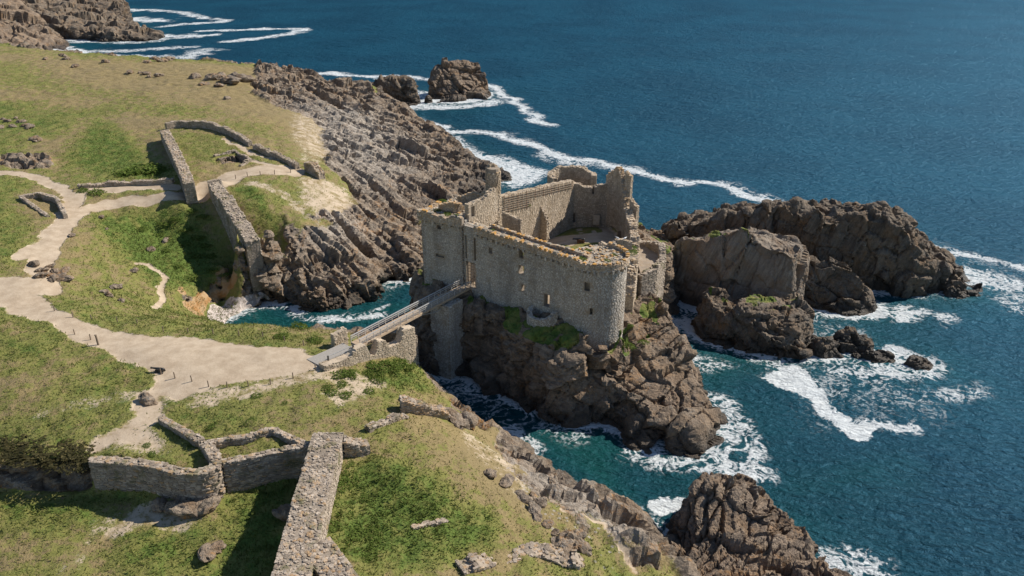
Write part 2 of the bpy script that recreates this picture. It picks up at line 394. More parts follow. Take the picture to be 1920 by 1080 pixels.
def out(u, v, z, extra):               # point past a visible brow
    p = at(u, v, z); k = 1+extra/math.hypot(p.x, p.y); return (p.x*k, p.y*k)
def w0(u, v): p = at(u, v, 0); return (p.x, p.y)
coast_pts = [(-30, 20), (-75, 45), (-200, 210), (-345, 395), out(0, 86, 19, 10), out(70, 96, 19, 10), out(150, 108, 18, 9), out(350, 118, 17.5, 9), out(500, 125, 16.5, 8),
    out(570, 132, 14, 7), out(625, 165, 11, 6), w0(690, 196), w0(742, 222), w0(835, 262), w0(885, 300), w0(925, 318), w0(946, 336), w0(915, 362), (-10, 195), (-14, 178), w0(790, 522),
    w0(735, 529), w0(726, 555), w0(690, 571), w0(640, 583), w0(585, 582), w0(538, 566), w0(512, 568), w0(466, 584), w0(436, 606), w0(418, 628), (-50, 126),
    (-43, 121.5), (-32, 119), (-23, 117), (-18.2, 113), (-16.0, 108.5), out(800, 706, 7, 2.5), out(845, 752, 6.5, 2.5), out(880, 785, 5, 2.5), out(935, 808, 4, 2), out(1000, 852, 3, 2),
    out(1100, 916, 3, 2), out(1200, 965, 3, 2.0), out(1250, 1030, 3.5, 2.0), (23, 60), (24, 20)]
COAST = spline(coast_pts, 2.5)
TP = [(60, 650, 15), (0, 560, 15.5), (300, 650, 14.5), (150, 580, 14.8), (450, 680, 14.3), (590, 690, 14.0), (150, 740, 14.3), (0, 760, 14), (300, 760, 14.2), (480, 770, 14.0), (600, 760, 13.4),
    (250, 830, 14.0), (120, 820, 13.8), (0, 830, 13.2), (340, 800, 14), (470, 830, 13.8), (560, 810, 13.9),
    (-60, 800, 13),
    (640, 900, 12.9), (640, 1000, 12.6), (700, 950, 12.4), (720, 850, 13.0), (800, 900, 12.0), (800, 1000, 11.5), (850, 820, 10.6), (760, 800, 12.7), (900, 900, 10.0), (950, 1000, 9.5), (900, 1070, 10.3), (1000, 900, 6.5), (1050, 960, 7.0), (1100, 1040, 7.5),
    (1150, 960, 4.8), (1200, 1020, 5.2), (1240, 1070, 5.0), (940, 830, 5.2), (1000, 870, 4.2), (1100, 930, 4.0), (860, 780, 8.5), (830, 745, 9.0),
    (640, 720, 13.0), (700, 690, 12.2), (770, 695, 10.0), (800, 730, 9.3), (720, 740, 12.2), (680, 780, 13.2), (630, 700, 13.5), (740, 680, 11.3),
    (520, 622, 13.0), (430, 608, 12.0), (580, 630, 12.6), (610, 640, 13.0), (350, 620, 13.4), (300, 600, 13.2), (480, 612, 12.2), (620, 626, 11.5),
    (250, 375, 16.2), (140, 430, 15.8), (60, 400, 17), (0, 450, 17), (40, 500, 16.2), (80, 530, 15.5), (110, 480, 15.6), (0, 350, 18), (100, 350, 17), (150, 400, 16.3), (200, 365, 16.6), (330, 368, 16.4),
    (220, 400, 14.5), (300, 430, 11.5), (300, 480, 9.6), (200, 470, 13.2), (200, 540, 12.0), (130, 540, 14.2), (280, 540, 8.6), (320, 590, 8.8), (350, 400, 13.8), (385, 440, 10.0), (250, 580, 11.5), (180, 590, 13.8), (400, 480, 7.4), (425, 510, 5.8), (340, 545, 6.4), (380, 545, 4.6), (345, 594, 6.0), (355, 612, 11.0), (386, 592, 1.5), (410, 562, 1.7), (442, 541, 1.6),
    (455, 550, 1.0), (400, 590, 1.2), (430, 570, 0.9), (480, 560, 0.6), (395, 372, 14.5),
    (400, 350, 17.2), (440, 345, 17.2), (500, 325, 17.2), (550, 320, 16.6), (452, 398, 14.6), (500, 440, 13.6), (520, 470, 10.0), (482, 380, 16.0), (540, 380, 14.6), (560, 420, 12.6), (500, 490, 7.5), (485, 515, 5.6), (500, 525, 4.4), (465, 518, 5.4), (470, 532, 4.0), (456, 530, 2.6), (505, 540, 3.0), (478, 548, 1.6),
    (420, 270, 19), (350, 250, 19.2), (300, 240, 19.0), (350, 330, 17.8), (280, 330, 16.5), (240, 300, 17.2), (480, 290, 18.0), (540, 300, 17.2), (100, 280, 18.2), (0, 290, 18.5), (250, 345, 17),
    (100, 200, 19), (0, 200, 19.3), (300, 180, 20), (200, 150, 20), (100, 112, 20.2), (0, 100, 20.5), (350, 128, 19.4), (450, 150, 19), (520, 140, 17.5), (550, 180, 16.8), (500, 220, 18.2), (560, 240, 16.8), (580, 280, 16.2), (600, 305, 15.4),
    (600, 200, 14.6), (640, 215, 12.2), (650, 250, 11.8), (700, 300, 9.0), (750, 270, 6.6), (690, 220, 8.0), (800, 290, 4.6), (860, 318, 2.6), (740, 330, 7.4), (800, 340, 4.4), (880, 340, 2.2), (630, 330, 13.8), (680, 350, 10.2), (600, 370, 13.6), (720, 380, 7.2), (780, 370, 4.5),
    (600, 450, 9.2), (580, 490, 7.6), (640, 480, 7.4), (650, 520, 5.2), (600, 540, 4.0), (690, 540, 3.0), (640, 560, 2.6), (700, 430, 7.2), (650, 410, 10.0), (740, 460, 5.0), (770, 500, 2.6), (760, 420, 5.0), (710, 490, 3.2), (560, 550, 3.5), (540, 500, 6.0)]
TPW = [tuple(at(*p)) for p in TP]+[(-120, 60, 13), (-55, 60, 13), (-40, 35, 13), (10, 40, 8), (-300, 330, 20), (-160, 200, 19)]
TS = RBF(TPW, 0.6)
PITC = at(436, 296, 18.4)
def pit(P):                            # sunken stone-lined cistern in the enclosure
    a = math.radians(28); x = P[:, 0]-PITC.x; y = P[:, 1]-PITC.y
    u = x*math.cos(a)+y*math.sin(a); v = -x*math.sin(a)+y*math.cos(a)
    return (1-smooth(2.8, 3.6, abs(u)))*(1-smooth(2.2, 3.0, abs(v)))
cdist = Grid(lambda P: sdist(P, COAST), -352, 46, 36, 426, 1.6)
DITCH = np.array([tuple(at(u, v, z))[:2] for u, v, z in ((-140, 862, 14.2), (0, 860, 14.2), (100, 862, 14.2), (175, 866, 14.3), (250, 870, 14.3), (300, 879, 14.3), (345, 888, 14.3), (390, 890, 14.3), (412, 872, 14.3), (440, 865, 14.3), (500, 853, 14.4), (572, 838, 14.5))]+[(-24.6, 76), (-23.5, 66), (-22.5, 55), (-21.5, 30), (-140, 30)])
def hland0(P):
    d = cdist(P)+1.3*fbm(P, 0.11, 3, 3)
    T = TS(P)+0.25*fbm(P, 0.12, 3, 5)-2.8*pit(P)
    k = smooth(-1.0, .25, sdist_near(P, DITCH, 3)+.15*fbm(P, .5, 2, 9)); dz = 9.7+.5*fbm(P, .1, 3, 71)+.02*(P[:, 1]-70)+1.0*smooth(8, 0, abs(P[:, 0]+39))*smooth(84, 78, P[:, 1])*smooth(70, 76, P[:, 1])
    T = T*(1-k)+np.minimum(T, dz)*k
    s = np.clip(d/3.2, 0, 1); h = np.maximum(T, 0.3)*(1-(1-s)**2.2)
    return np.where(d > 0, h, -4.0*np.clip(-d/2.0, 0, 1))
hland = Grid(hland0, -352, 46, 36, 426, 0.8)
GX = np.arange(-350, 45, 0.8); GY = np.arange(38, 425, 0.8)
def keep_land(P):
    ok = (P[:, 0] > -0.78*P[:, 1]-22); d = np.full(len(P), -99.)
    d[ok] = cdist(P[ok]); return ok & (d > -7)
_cache = {}
def ground_z(x, y): return float(hland(np.array([[x, y]]))[0])
def G(u, v):                           # where the line of sight through (u, v) meets the land
    a = at(u, v, 26); b = at(u, v, 0); t = np.linspace(0, 1, 260)[:, None]
    L = np.array(a)*(1-t)+np.array(b)*t; h = hland(L[:, :2]); k = np.nonzero(L[:, 2] <= h)[0]
    i = k[0] if len(k) else len(t)-1
    if i == 0: return Vector(L[0])
    f0 = L[i-1, 2]-h[i-1]; f1 = L[i, 2]-h[i]; f = f0/(f0-f1+1e-9)
    return Vector(L[i-1]*(1-f)+L[i]*f)
def GP(pts): return np.array([tuple(G(*p))[:2] for p in pts])

V, F = solid(hland, GX, GY, keep_land, voxel=0.48)
N = vnormals(V, F); X2 = V[:, :2]
dco = cdist(X2)
# --- ground cover masks
wob = np.c_[fbm(V, 0.25, 3, 21), fbm(V, 0.25, 3, 22)]*0.9; XW = X2+wob
sand = np.zeros(len(V))
def path(pts, width, soft=1.0, val=1.0):
    global sand
    pl = spline(GP(pts), 3, False); k = np.all((XW > pl.min(0)-9) & (XW < pl.max(0)+9), axis=1); d = seg_dist(XW[k], pl, False); sand[k] = np.maximum(sand[k], val-val*smooth(width/2-soft*.5, width/2+soft, d))
def area(pts, soft=1.5, val=1.0, arr=None):
    pl = spline(GP(pts), 3); return val*smooth(-soft, soft, sdist_near(XW, pl, soft+1))
sand = np.maximum(sand, area([(-30, 520), (60, 520), (75, 555), (130, 590), (230, 622), (420, 640), (560, 655), (600, 690), (540, 705), (430, 720), (340, 745), (270, 740), (300, 700), (200, 660), (120, 625), (0, 572), (-40, 560)], 0.9))
path([(90, 545), (75, 500), (90, 465), (115, 430), (140, 400), (200, 380), (340, 366), (375, 362)], 3.4)
path([(40, 480), (100, 440), (120, 400), (150, 370)], 2.6); path([(160, 360), (230, 352), (320, 350)], 3.4)
path([(-10, 322), (60, 330), (110, 350), (140, 375)], 3.0)
path([(400, 340), (450, 325), (555, 320)], 5.5); path([(385, 355), (430, 335)], 4.0)
path([(470, 345), (530, 360), (560, 390), (600, 380)], 3.0, 2.0, .55)
path([(275, 745), (285, 780), (230, 810), (190, 830)], 3.6, 1.5, .75); path([(90, 770), (200, 750), (330, 735)], 2.6, 1.8, .47)
path([(600, 690), (640, 705), (690, 720), (640, 740)], 4.5, 2.0, .62); path([(560, 705), (480, 730), (380, 745)], 3.5, 2.0, .6)
path([(295, 580), (305, 540), (310, 515), (285, 498), (255, 494)], 0.9, .6)
path([(230, 990), (270, 960), (330, 975), (370, 960)], 2.6, 1.5, .62); path([(130, 1060), (180, 990), (240, 960)], 2.2, 2.0, .46)
path([(470, 300), (510, 310), (550, 318)], 1.2); path([(420, 260), (470, 285), (540, 305)], 1.2, .8)
path([(620, 230), (570, 260), (585, 300)], 5.0, 4.0, .5); path([(1060, 960), (1130, 980), (1180, 1040), (1190, 1075)], .5, .9)
sand = np.maximum(sand, 0.75*area([(160, 830), (250, 790), (300, 800), (330, 850), (250, 850)], 2))
sand = np.maximum(sand, 0.62*area([(620, 430), (560, 380), (560, 330), (640, 340), (680, 400)], 4))
sand = np.maximum(sand, 0.50*area([(840, 790), (930, 830), (1010, 880), (1000, 960), (930, 900), (860, 840)], 3))
sand = np.maximum(sand, 0.55*area([(560, 200), (640, 230), (640, 300), (570, 290), (540, 240)], 4))
green = 0.44+0.30*fbm(V, 0.045, 4, 31)
def lush(pts, val, soft=4):
    global green
    green = np.maximum(green, area(pts, soft*1.8, val)+0*green)
def less(pts, val, soft=5):
    global green
    k = area(pts, soft, 1.0); green = green*(1-k)+val*k
less([(-30, 105), (150, 112), (500, 128), (600, 230), (560, 270), (420, 210), (200, 190), (-30, 180)], 0.10, 12)
lush([(-40, 120), (60, 110), (130, 150), (300, 180), (300, 200), (100, 180), (-40, 160)], 0.52, 8)
lush([(110, 300), (180, 220), (260, 260), (300, 320), (250, 345), (150, 330)], 0.85)
lush([(320, 250), (400, 250), (480, 285), (540, 310), (420, 310), (340, 300)], 0.55, 2)
lush([(160, 400), (250, 390), (360, 385), (420, 450), (430, 520), (330, 560), (260, 520), (200, 470)], 0.95)
lush([(-30, 340), (90, 340), (40, 370), (80, 440), (40, 500), (-30, 520)], 0.75)
lush([(-30, 580), (80, 620), (150, 650), (80, 690), (-30, 700)], 0.72); lush([(-30, 770), (140, 800), (180, 850), (-30, 860)], 0.72)
lush([(-30, 900), (200, 905), (250, 990), (60, 1010), (-30, 1000)], 0.85); lush([(210, 1000), (400, 960), (420, 1075), (210, 1090)], 0.88); lush([(420, 920), (560, 860), (540, 1080), (400, 1090)], 1.0)
lush([(650, 860), (730, 840), (830, 900), (960, 1000), (860, 1060), (640, 1080), (605, 1000)], 0.92, 3)
lush([(620, 700), (720, 675), (790, 690), (820, 730), (740, 740), (640, 760)], 0.88, 3)
lush([(430, 350), (480, 345), (520, 400), (530, 450), (470, 400)], 0.9, 2); lush([(120, 600), (300, 600), (600, 632), (560, 645), (300, 625)], 0.62, 2)
lush([(320, 780), (560, 790), (560, 810), (330, 810)], 0.6, 3)
less([(740, 770), (850, 790), (960, 900), (1060, 1000), (980, 980), (860, 870)], 0.16, 3)
slope = 1-N[:, 2]
rockm = smooth(0.22, 0.42, slope+0.10*fbm(V, 0.3, 3, 41))
rockm = np.maximum(rockm, 1-smooth(1.5, 6.0, dco+2.5*fbm(V, 0.15, 3, 42))*(1.0))
F43 = 0.45*fbm(V, 0.22, 3, 43)
def rocky(pts, val=1.0, soft=5):
    global rockm
    rockm = np.maximum(rockm, np.clip(1.2*area(pts, soft, val)+F43*(val > .2)*area(pts, soft, 1), 0, 1))
rocky([(520, 120), (640, 140), (700, 172), (770, 205), (870, 255), (970, 330), (800, 400), (790, 520), (740, 575), (640, 610), (540, 600), (520, 480), (570, 440), (640, 420), (660, 350), (610, 300), (600, 230), (480, 170)], 1.0, 5)
rocky([(470, 150), (560, 150), (600, 220), (520, 200)], 0.55, 6)
rocky([(930, 815), (1010, 850), (1130, 915), (1240, 990), (1250, 1060), (1180, 1000), (1080, 950), (980, 880)], 0.85, 3)
rocky([(950, 870), (1010, 890), (1090, 950), (1120, 1010), (1080, 1020), (1050, 960), (990, 920)], 0.5, 2.5)
rocky([(1120, 940), (1210, 990), (1240, 1075), (1170, 1075), (1140, 1000)], 0.62, 2.5)
rocky([(560, 390), (650, 400), (660, 430), (590, 440)], 0.6, 3)
rocky([(0, 288), (70, 290), (105, 310), (40, 318), (0, 310)], 0.9, 1.5)
rocky([(560, 480), (520, 440), (540, 400), (580, 470)], 0.5, 3)
bankgrass = area([(300, 585), (450, 606), (600, 622), (640, 640), (600, 650), (300, 620)], 2.0)
rockm *= 1-bankgrass
rockm *= 1-0.9*area([(640, 690), (770, 676), (800, 712), (770, 745), (660, 745)], 1.5)
rockm *= 1-area([(405, 345), (480, 345), (525, 420), (525, 450), (480, 440), (440, 400)], 1.5)
soil = area([(326, 552), (350, 538), (400, 522), (430, 512), (448, 524), (440, 541), (408, 560), (388, 590), (372, 600), (350, 594)], .8)*smooth(.9, 1.6, V[:, 2])*smooth(-.35, .1, fbm(V, .35, 3, 13))
pebble = area([(376, 600), (400, 566), (440, 541), (470, 548), (514, 554), (512, 568), (455, 592), (415, 620)], 0.8)*(V[:, 2] < 2.6)
rockm *= (1-pebble)*(1-0.85*soil)
bowl = area([(140, 420), (260, 375), (390, 380), (450, 520), (420, 510), (320, 555), (310, 600), (180, 590), (110, 560)], 2.0)
rockm *= 1-0.85*bowl*(soil < .3)
stony = np.clip(0.8*area([(940, 860), (1080, 900), (1190, 1020), (1140, 1075), (1000, 980)], 3)+0.7*area([(480, 140), (600, 200), (640, 290), (560, 250)], 8)+0.6*area([(570, 400), (660, 420), (600, 450)], 3), 0, 1)
rockm *= np.maximum(smooth(1.6, 3.4, abs(sdist_near(X2, DITCH, 6))), X2[:, 0] < -50)
rockm *= smooth(2.8, 4.6, seg_dist(X2, np.array([(-67.0, 171.0), (-54.0, 151.4)]), False))
rockm = np.clip(rockm, 0, 1)
palez = area([(590, 190), (690, 215), (770, 280), (760, 330), (680, 350), (620, 300), (570, 240)], 14)+.8*area([(560, 390), (660, 400), (680, 450), (600, 470)], 5)+.8*area([(930, 830), (1020, 870), (1200, 990), (1180, 1030), (1000, 900)], 3)
ROTL = rotm(0.25, 0.55, math.radians(-40))
V2, cell = rockify(V, N, smooth(0.25, 0.8, rockm), ROTL, (15., 2.3, 1.6), 1.5, 11)
tus = (1-rockm)*(1-np.clip(sand, 0, 1))*(1-pebble)
V2[:, 2] += tus*(0.22*fbm(V, 0.55, 3, 61)+0.16*np.clip(green, 0, 1)*fbm(V, 1.3, 2, 62))
V2[:, 2] -= 0.10*np.clip(sand, 0, 1)
me = mesh_np('coast', V2, F, rockm[F].mean(1) < .5); setcol(me, 'mask', np.c_[sand, rockm, np.clip(green, 0, 1.2), cell]); setcol(me, 'mask2', np.c_[soil, pebble, stony, palez])
tag(obj('terrain', me, M['ground']), 'grassy headland with sandy paths and rocky shore', kind='structure')
LAND = dict(V=V2, N=N, green=green, rock=rockm, sand=sand, F=F)

# ================================================================ SEA ROCKS
ROCKS = []                              # plan outlines, for the foam
def rock(name, outline, tops, w=2.5, voxel=0.3, rot=(0.2, 0.3, 0.5), big=(4, 2.2, 1.8), amp=0.9, seed=1, mat='stack', grass=None, foam=1.0, rough=1.0, label=None, kind=None, zbase=-1.5, crack=.35, flat=None, edge=2.2, ragged=0.0):
    poly = spline(outline, 1.5); T = RBF(tops, 0.15) if len(tops) > 2 else None
    lo = poly.min(0)-5; hi = poly.max(0)+5; zmax = max(t[2] for t in tops)*1.04; st = 0.5 if voxel < .4 else voxel*1.8
    if foam > 1.5: poly = spline(outline, 6)
    def hf(P):
        d = sdist(P, poly)+rough*fbm(P, 0.22, 3, seed)
        z = np.clip(T(P), 0.3, zmax)+ragged*fbm(P, 0.35, 3, seed+4); s = np.clip(d/w, 0, 1); h = np.maximum(z, 0.4)*(1-(1-s)**edge)
        return np.where(d > 0, h, -4.0*np.clip(-d/1.5, 0, 1))
    V, F = solid(hf, np.arange(lo[0], hi[0], st), np.arange(lo[1], hi[1], st), lambda P: sdist_near(P, poly, 5) > -4, voxel=voxel, zcut=zbase)
    N = vnormals(V, F); msk = np.ones(len(V))
    if flat is not None: msk = 1-flat(V)
    V2, cell = rockify(V, N, msk, rotm(*rot), big, amp, seed, crack=crack)
    me = mesh_np(name, V2, F, False); gr = np.zeros(len(V)); sa = np.zeros(len(V)); gn = np.full(len(V), .7)
    if grass is not None: gr, sa, gn = grass(V, N)
    setcol(me, 'mask', np.c_[sa, np.clip(1-gr, 0, 1), gn, cell]); setcol(me, 'mask2', np.zeros((len(V), 4)))
    o = obj(name, me, M[mat]); ROCKS.append((poly, foam))
    if kind: tag(o, label, kind=kind)
    else: tag(o, label, 'rock')
    return o
def T_(*pts): return [tuple(at(*p)) for p in pts]
# castle islet
isl = [(-18.5, 138), (-18.2, 129), (-16.6, 122), (-13.5, 118.2), w0(870, 702), w0(900, 717), w0(960, 754), w0(1050, 790), w0(1110, 794), w0(1175, 812), w0(1192, 832), w0(1310, 846), w0(1345, 792), w0(1305, 735), w0(1250, 672), w0(1217, 634), w0(1203, 610), w0(1254, 594), w0(1266, 560), (38, 152), (34, 166), (18, 173), (2, 166), (-9, 150)]
court = np.array([(-7, 125.5), (10, 111.5), (18, 113), (21, 148), (19, 156), (11, 156), (-3, 136)])
itop = [(-14, 130, 13), (-9, 123.2, 12.6), (-3, 120.0, 12.8), (3, 114.8, 12.6), (8, 110.6, 13.4), (12, 108.4, 13.6), (17, 109.6, 13.0), (19.5, 113.5, 12.6), (14, 107.6, 12.8), (-6, 128, 15), (4, 125, 15), (12, 118, 15), (16, 130, 15), (10, 140, 15), (18, 150, 15), (2, 140, 15), (-2, 132, 15),
    (12, 158, 13), (22, 154, 13.5), (24, 140, 14.5), (24, 125, 13.5), (27, 132, 15.5), (30, 140, 13), (28, 126, 12.8), (25, 118, 10.8), (23.5, 122, 13.5), (-12, 138, 12), (0, 150, 12), (8, 166, 9), (28, 155, 11), (33, 148, 9)]
itop += T_((1200, 640, 9.0), (1165, 650, 10), (1235, 690, 6.6), (1250, 720, 6.3), (1300, 752, 3.8), (1322, 790, 2.6), (1260, 800, 3.2), (1200, 790, 3.0), (1150, 720, 6.8), (1180, 700, 7.4), (1120, 680, 8.5), (1210, 620, 4.0), (1245, 560, 5.0), (1230, 520, 10))
def islgrass(V, N):
    c = smooth(-.5, .8, sdist(V[:, :2], court)); d = smooth(0.10, 0.30, 1-N[:, 2]+0.12*fbm(V, .4, 3, 7))
    band = smooth(8.0, 10.5, V[:, 2]+1.5*fbm(V, .25, 3, 8))*(1-smooth(0.3, 0.55, 1-N[:, 2]+.15*fbm(V, .5, 3, 3)))
    g = np.maximum(c*(1-0*d), band*(1-c)*0.9*smooth(.0, .35, fbm(V, .3, 3, 88)))
    cg = smooth(-.2, .25, fbm(V, .2, 3, 19)-0.25)
    return g, c*(1-cg), np.where(c > .5, 0.55, 0.8)
rock('castle_islet', isl, itop, w=2.0, voxel=0.3, rot=(0.5, -0.35, 0.6), big=(4.6, 3.0, 2.2), amp=1.15, seed=5, mat='castle_rock', grass=islgrass, rough=0.8,
     label='steep brown rock islet carrying the ruined castle', kind='structure', flat=lambda V: np.maximum(smooth(-.5, .8, sdist(V[:, :2], court)), 0))
# stacks beyond the castle
rock('sea_stack', [w0(1262, 560), w0(1300, 578), w0(1370, 590), w0(1440, 604), w0(1478, 606), (60, 146), (58, 152), (44, 156), (33, 155)],
     [aty(1290, 442, 148), aty(1340, 430, 150), aty(1425, 432, 146), aty(1472, 466, 142), aty(1262, 470, 147), aty(1380, 434, 143), aty(1420, 428, 152), aty(1300, 450, 153), (56, 147, 13.5), (50, 141, 15), (36, 143, 12)],
     w=1.7, voxel=0.3, rot=(0.1, 0.2, 0.3), big=(3.2, 5.5, 6.5), amp=0.8, seed=12, mat='paleface', rough=0.7, ragged=.6, edge=3.0,
     grass=lambda V, N: (smooth(11, 13.5, V[:, 2])*smooth(.75, .9, N[:, 2])*(V[:, 0] < 46)*smooth(-.1, .3, fbm(V, .4, 3, 4)), V[:, 2]*0, V[:, 2]*0+.8),
     label='tall sea stack with flat grey face and grass-tipped top beside the castle islet')
rock('sea_stack', [(34, 161), (44, 160.5), (52, 158.5), w0(1500, 542), w0(1580, 540), w0(1650, 550), w0(1722, 553), w0(1770, 545), w0(1810, 556), w0(1852, 552), (101, 160), (95, 167), (91, 175), (86, 184), (64, 188), (44, 178), (34, 172)],
     [aty(1262, 428, 166), aty(1315, 402, 166), aty(1400, 390, 166), aty(1470, 384, 164), aty(1505, 380, 161), aty(1560, 397, 159), aty(1600, 396, 158.5), aty(1640, 392, 158), aty(1686, 396, 158), aty(1706, 445, 158), aty(1740, 472, 157), aty(1762, 505, 156), aty(1800, 534, 155), aty(1840, 541, 155), (64, 176, 10.5), (82, 173, 10), (48, 174, 10), (90, 166, 9)],
     w=1.3, voxel=0.33, rot=(0.1, 0.12, 0.15), big=(3.2, 3.4, 4.6), amp=1.15, seed=23, mat='stack', ragged=1.3, rough=.55, edge=3.4,
     label='long dark jagged sea stack at the back, tallest of the group right of the castle')
rock('rock_ridge', [w0(1478, 552), w0(1500, 572), w0(1545, 586), w0(1600, 596), w0(1648, 586), w0(1645, 572), w0(1590, 562), w0(1540, 552), (58, 151)],
     [aty(1492, 470, 150), aty(1520, 512, 147.5), aty(1560, 538, 145.5), aty(1600, 562, 143.5), aty(1635, 566, 143), (58, 149, 9)], w=2.6, voxel=0.3, rot=(0.4, 0.3, -0.5), big=(4, 2, 1.6), amp=.8, seed=31,
     label='low dark ridge sloping down into the water between the two big sea stacks')
rock('sea_rock', [w0(1300, 606), w0(1320, 632), w0(1380, 652), w0(1440, 668), w0(1510, 674), w0(1522, 645), w0(1500, 618), (55, 137), (45, 139), (38, 141)],
     [aty(1325, 560, 135), aty(1400, 563, 134), aty(1450, 578, 132), aty(1500, 592, 129), aty(1512, 618, 127), aty(1340, 590, 131), (48, 131, 7)], w=2.0, voxel=0.28, rot=(0.5, 0.25, 0.3), big=(3.6, 2, 1.5), amp=.8, seed=41, ragged=.5,
     grass=lambda V, N: (smooth(6, 7.5, V[:, 2])*smooth(.6, .85, N[:, 2])*smooth(.0, .3, fbm(V, .4, 3, 6)), V[:, 2]*0, V[:, 2]*0+.8),
     label='long low rock with mossy brown top in front of the grey-faced stack')
def blob(u, v, r, z, seed, name='sea_rock', label='', ry=None, foam=1.0, mat='stack', amp=.5):
    c = w0(u, v); ry = ry or r; o = []
    rr = random.Random(seed)
    for i in range(9):
        t = 2*math.pi*i/9; k = rr.uniform(.75, 1.15); o.append((c[0]+r*k*math.cos(t), c[1]+ry*k*math.sin(t)))
    tops = [(c[0], c[1], z), (c[0]+r*.4, c[1]+.2, z*.7), (c[0]-r*.4, c[1]+ry*.3, z*.85), (c[0], c[1]-ry*.4, z*.6), (c[0]+.1, c[1]+ry*.5, z*.75)]
    return rock(name, o, tops, w=min(1.4, r*.5), voxel=0.24, rot=(.3, .4, seed), big=(1.8, 1.2, 1), amp=amp, seed=seed, label=label, foam=foam, rough=.3, mat=mat)
blob(1548, 660, 2.6, 2.8, 51, label='brown boulder at the end of the long low rock'); blob(1592, 650, 4.0, 4.0, 52, ry=2.5, label='dark pointed rock with sloping back beyond the long low rock')
blob(1648, 672, 3.2, 1.8, 53, ry=1.8, label='low wave-washed rock off the long low rock'); blob(1722, 684, 2.0, 1.6, 54, label='outermost small rock ringed with surf')
blob(1604, 668, 1.2, 1.0, 55, label='little dark rock in the surf beside the low wave-washed rock')
blob(1795, 553, 2.6, 2.6, 56, label='dark boulder at the seaward foot of the jagged stack')
# far pair in the surf
rock('sea_rock', [w0(800, 190), w0(830, 193), w0(880, 191), w0(906, 186), (-10, 362), (-22, 368), (-36, 362)], [aty(812, 132, 356), aty(830, 124, 356), aty(842, 128, 357), aty(860, 143, 357), aty(885, 150, 357), aty(902, 168, 356), aty(802, 150, 356)],
     w=2.2, voxel=0.45, rot=(.3, .7, .4), big=(5, 3.5, 3), amp=1.4, seed=61, mat='brownrock', rough=.6, label='tall split brown rock standing in surf offshore', foam=1.4)
rock('sea_rock', [w0(700, 190), w0(735, 199), w0(784, 198), (-40, 345), (-48, 352), (-60, 348)], [aty(722, 150, 342), aty(735, 152, 342), aty(750, 172, 341), aty(775, 190, 340), aty(703, 172, 342)],
     w=3, voxel=0.45, rot=(.3, .5, .4), big=(4, 2.5, 2), amp=1.1, seed=62, mat='stack', rough=.6, label='dark cone-shaped rock left of the tall split offshore rock', foam=1.4)
blob(804, 192, 2.0, 3.2, 63, label='tiny dark rock between the two offshore rocks')
# foreground rock
rock('sea_rock', [w0(1240, 1010), w0(1262, 985), (25, 85.5), (31, 86), (36.5, 80), (37.5, 72), (38, 60), (24, 58), (20, 66), (18.8, 73)],
     [aty(1345, 908, 80), aty(1400, 925, 80), aty(1450, 960, 79), aty(1480, 1010, 75), aty(1300, 960, 78), aty(1400, 1000, 76), aty(1300, 1060, 70), aty(1480, 1075, 68), aty(1260, 1020, 76), (29, 62, 8.0)],
     w=2.4, voxel=0.2, rot=(.35, -.5, .95), big=(3.6, 1.8, 1.5), amp=.95, seed=71, mat='brownrock', rough=.5, crack=.5, label='big fractured brown rock in the foreground water', foam=0.5)
# distant headlands
rock('headland', [w0(302, 72), w0(270, 77), w0(200, 77), w0(120, 74), w0(60, 80), (-420, 520), (-560, 640), (-520, 760), (-400, 760), w0(215, 12), w0(245, 42)],
     [aty(250, 50, 570), aty(205, 12, 640), aty(130, -25, 680), aty(60, -20, 640), aty(285, 62, 548), aty(180, 45, 560), aty(100, 30, 570), aty(0, 0, 600), (-480, 640, 34), (-420, 720, 30)],
     w=5, voxel=1.2, rot=(.3, .5, .4), big=(14, 7, 5), amp=4.0, seed=81, mat='stack', rough=2.0, label='dark rocky headland in the far distance', kind='structure', foam=1.6)
rock('headland', [w0(160, 104), w0(125, 84), w0(100, 72), w0(60, 62), w0(0, 55), (-370, 560), (-370, 460), (-280, 430)],
     [aty(145, 98, 500), aty(100, 72, 515), aty(60, 38, 530), aty(10, 25, 530), aty(0, 62, 500), aty(60, 80, 490), (-330, 490, 22)],
     w=5, voxel=1.2, rot=(.3, .5, .9), big=(12, 6, 4), amp=3.2, seed=82, mat='brownrock', rough=2.0, label='nearer rocky point below the distant headland', kind='structure', foam=1.6)
# shore boulders by the cove
blob(742, 480, 3.5, 5.5, 91, ry=5, name='shore_boulder', label='dark rounded boulder at the water across the cove from the castle', mat='brownrock', amp=.7)
blob(670, 545, 4.0, 4.5, 92, ry=3.5, name='shore_boulder', label='brown slab boulder at the water edge on the far side of the cove', mat='brownrock', amp=.7)
blob(597, 575, 5.0, 4.2, 93, ry=3, name='shore_boulder', label='big wedge-shaped boulder right of the pebble beach', mat='brownrock', amp=.7)
blob(530, 565, 1.2, 1.6, 94, name='shore_boulder', label='small dark boulder at the end of the pebble beach', mat='brownrock', amp=.3)

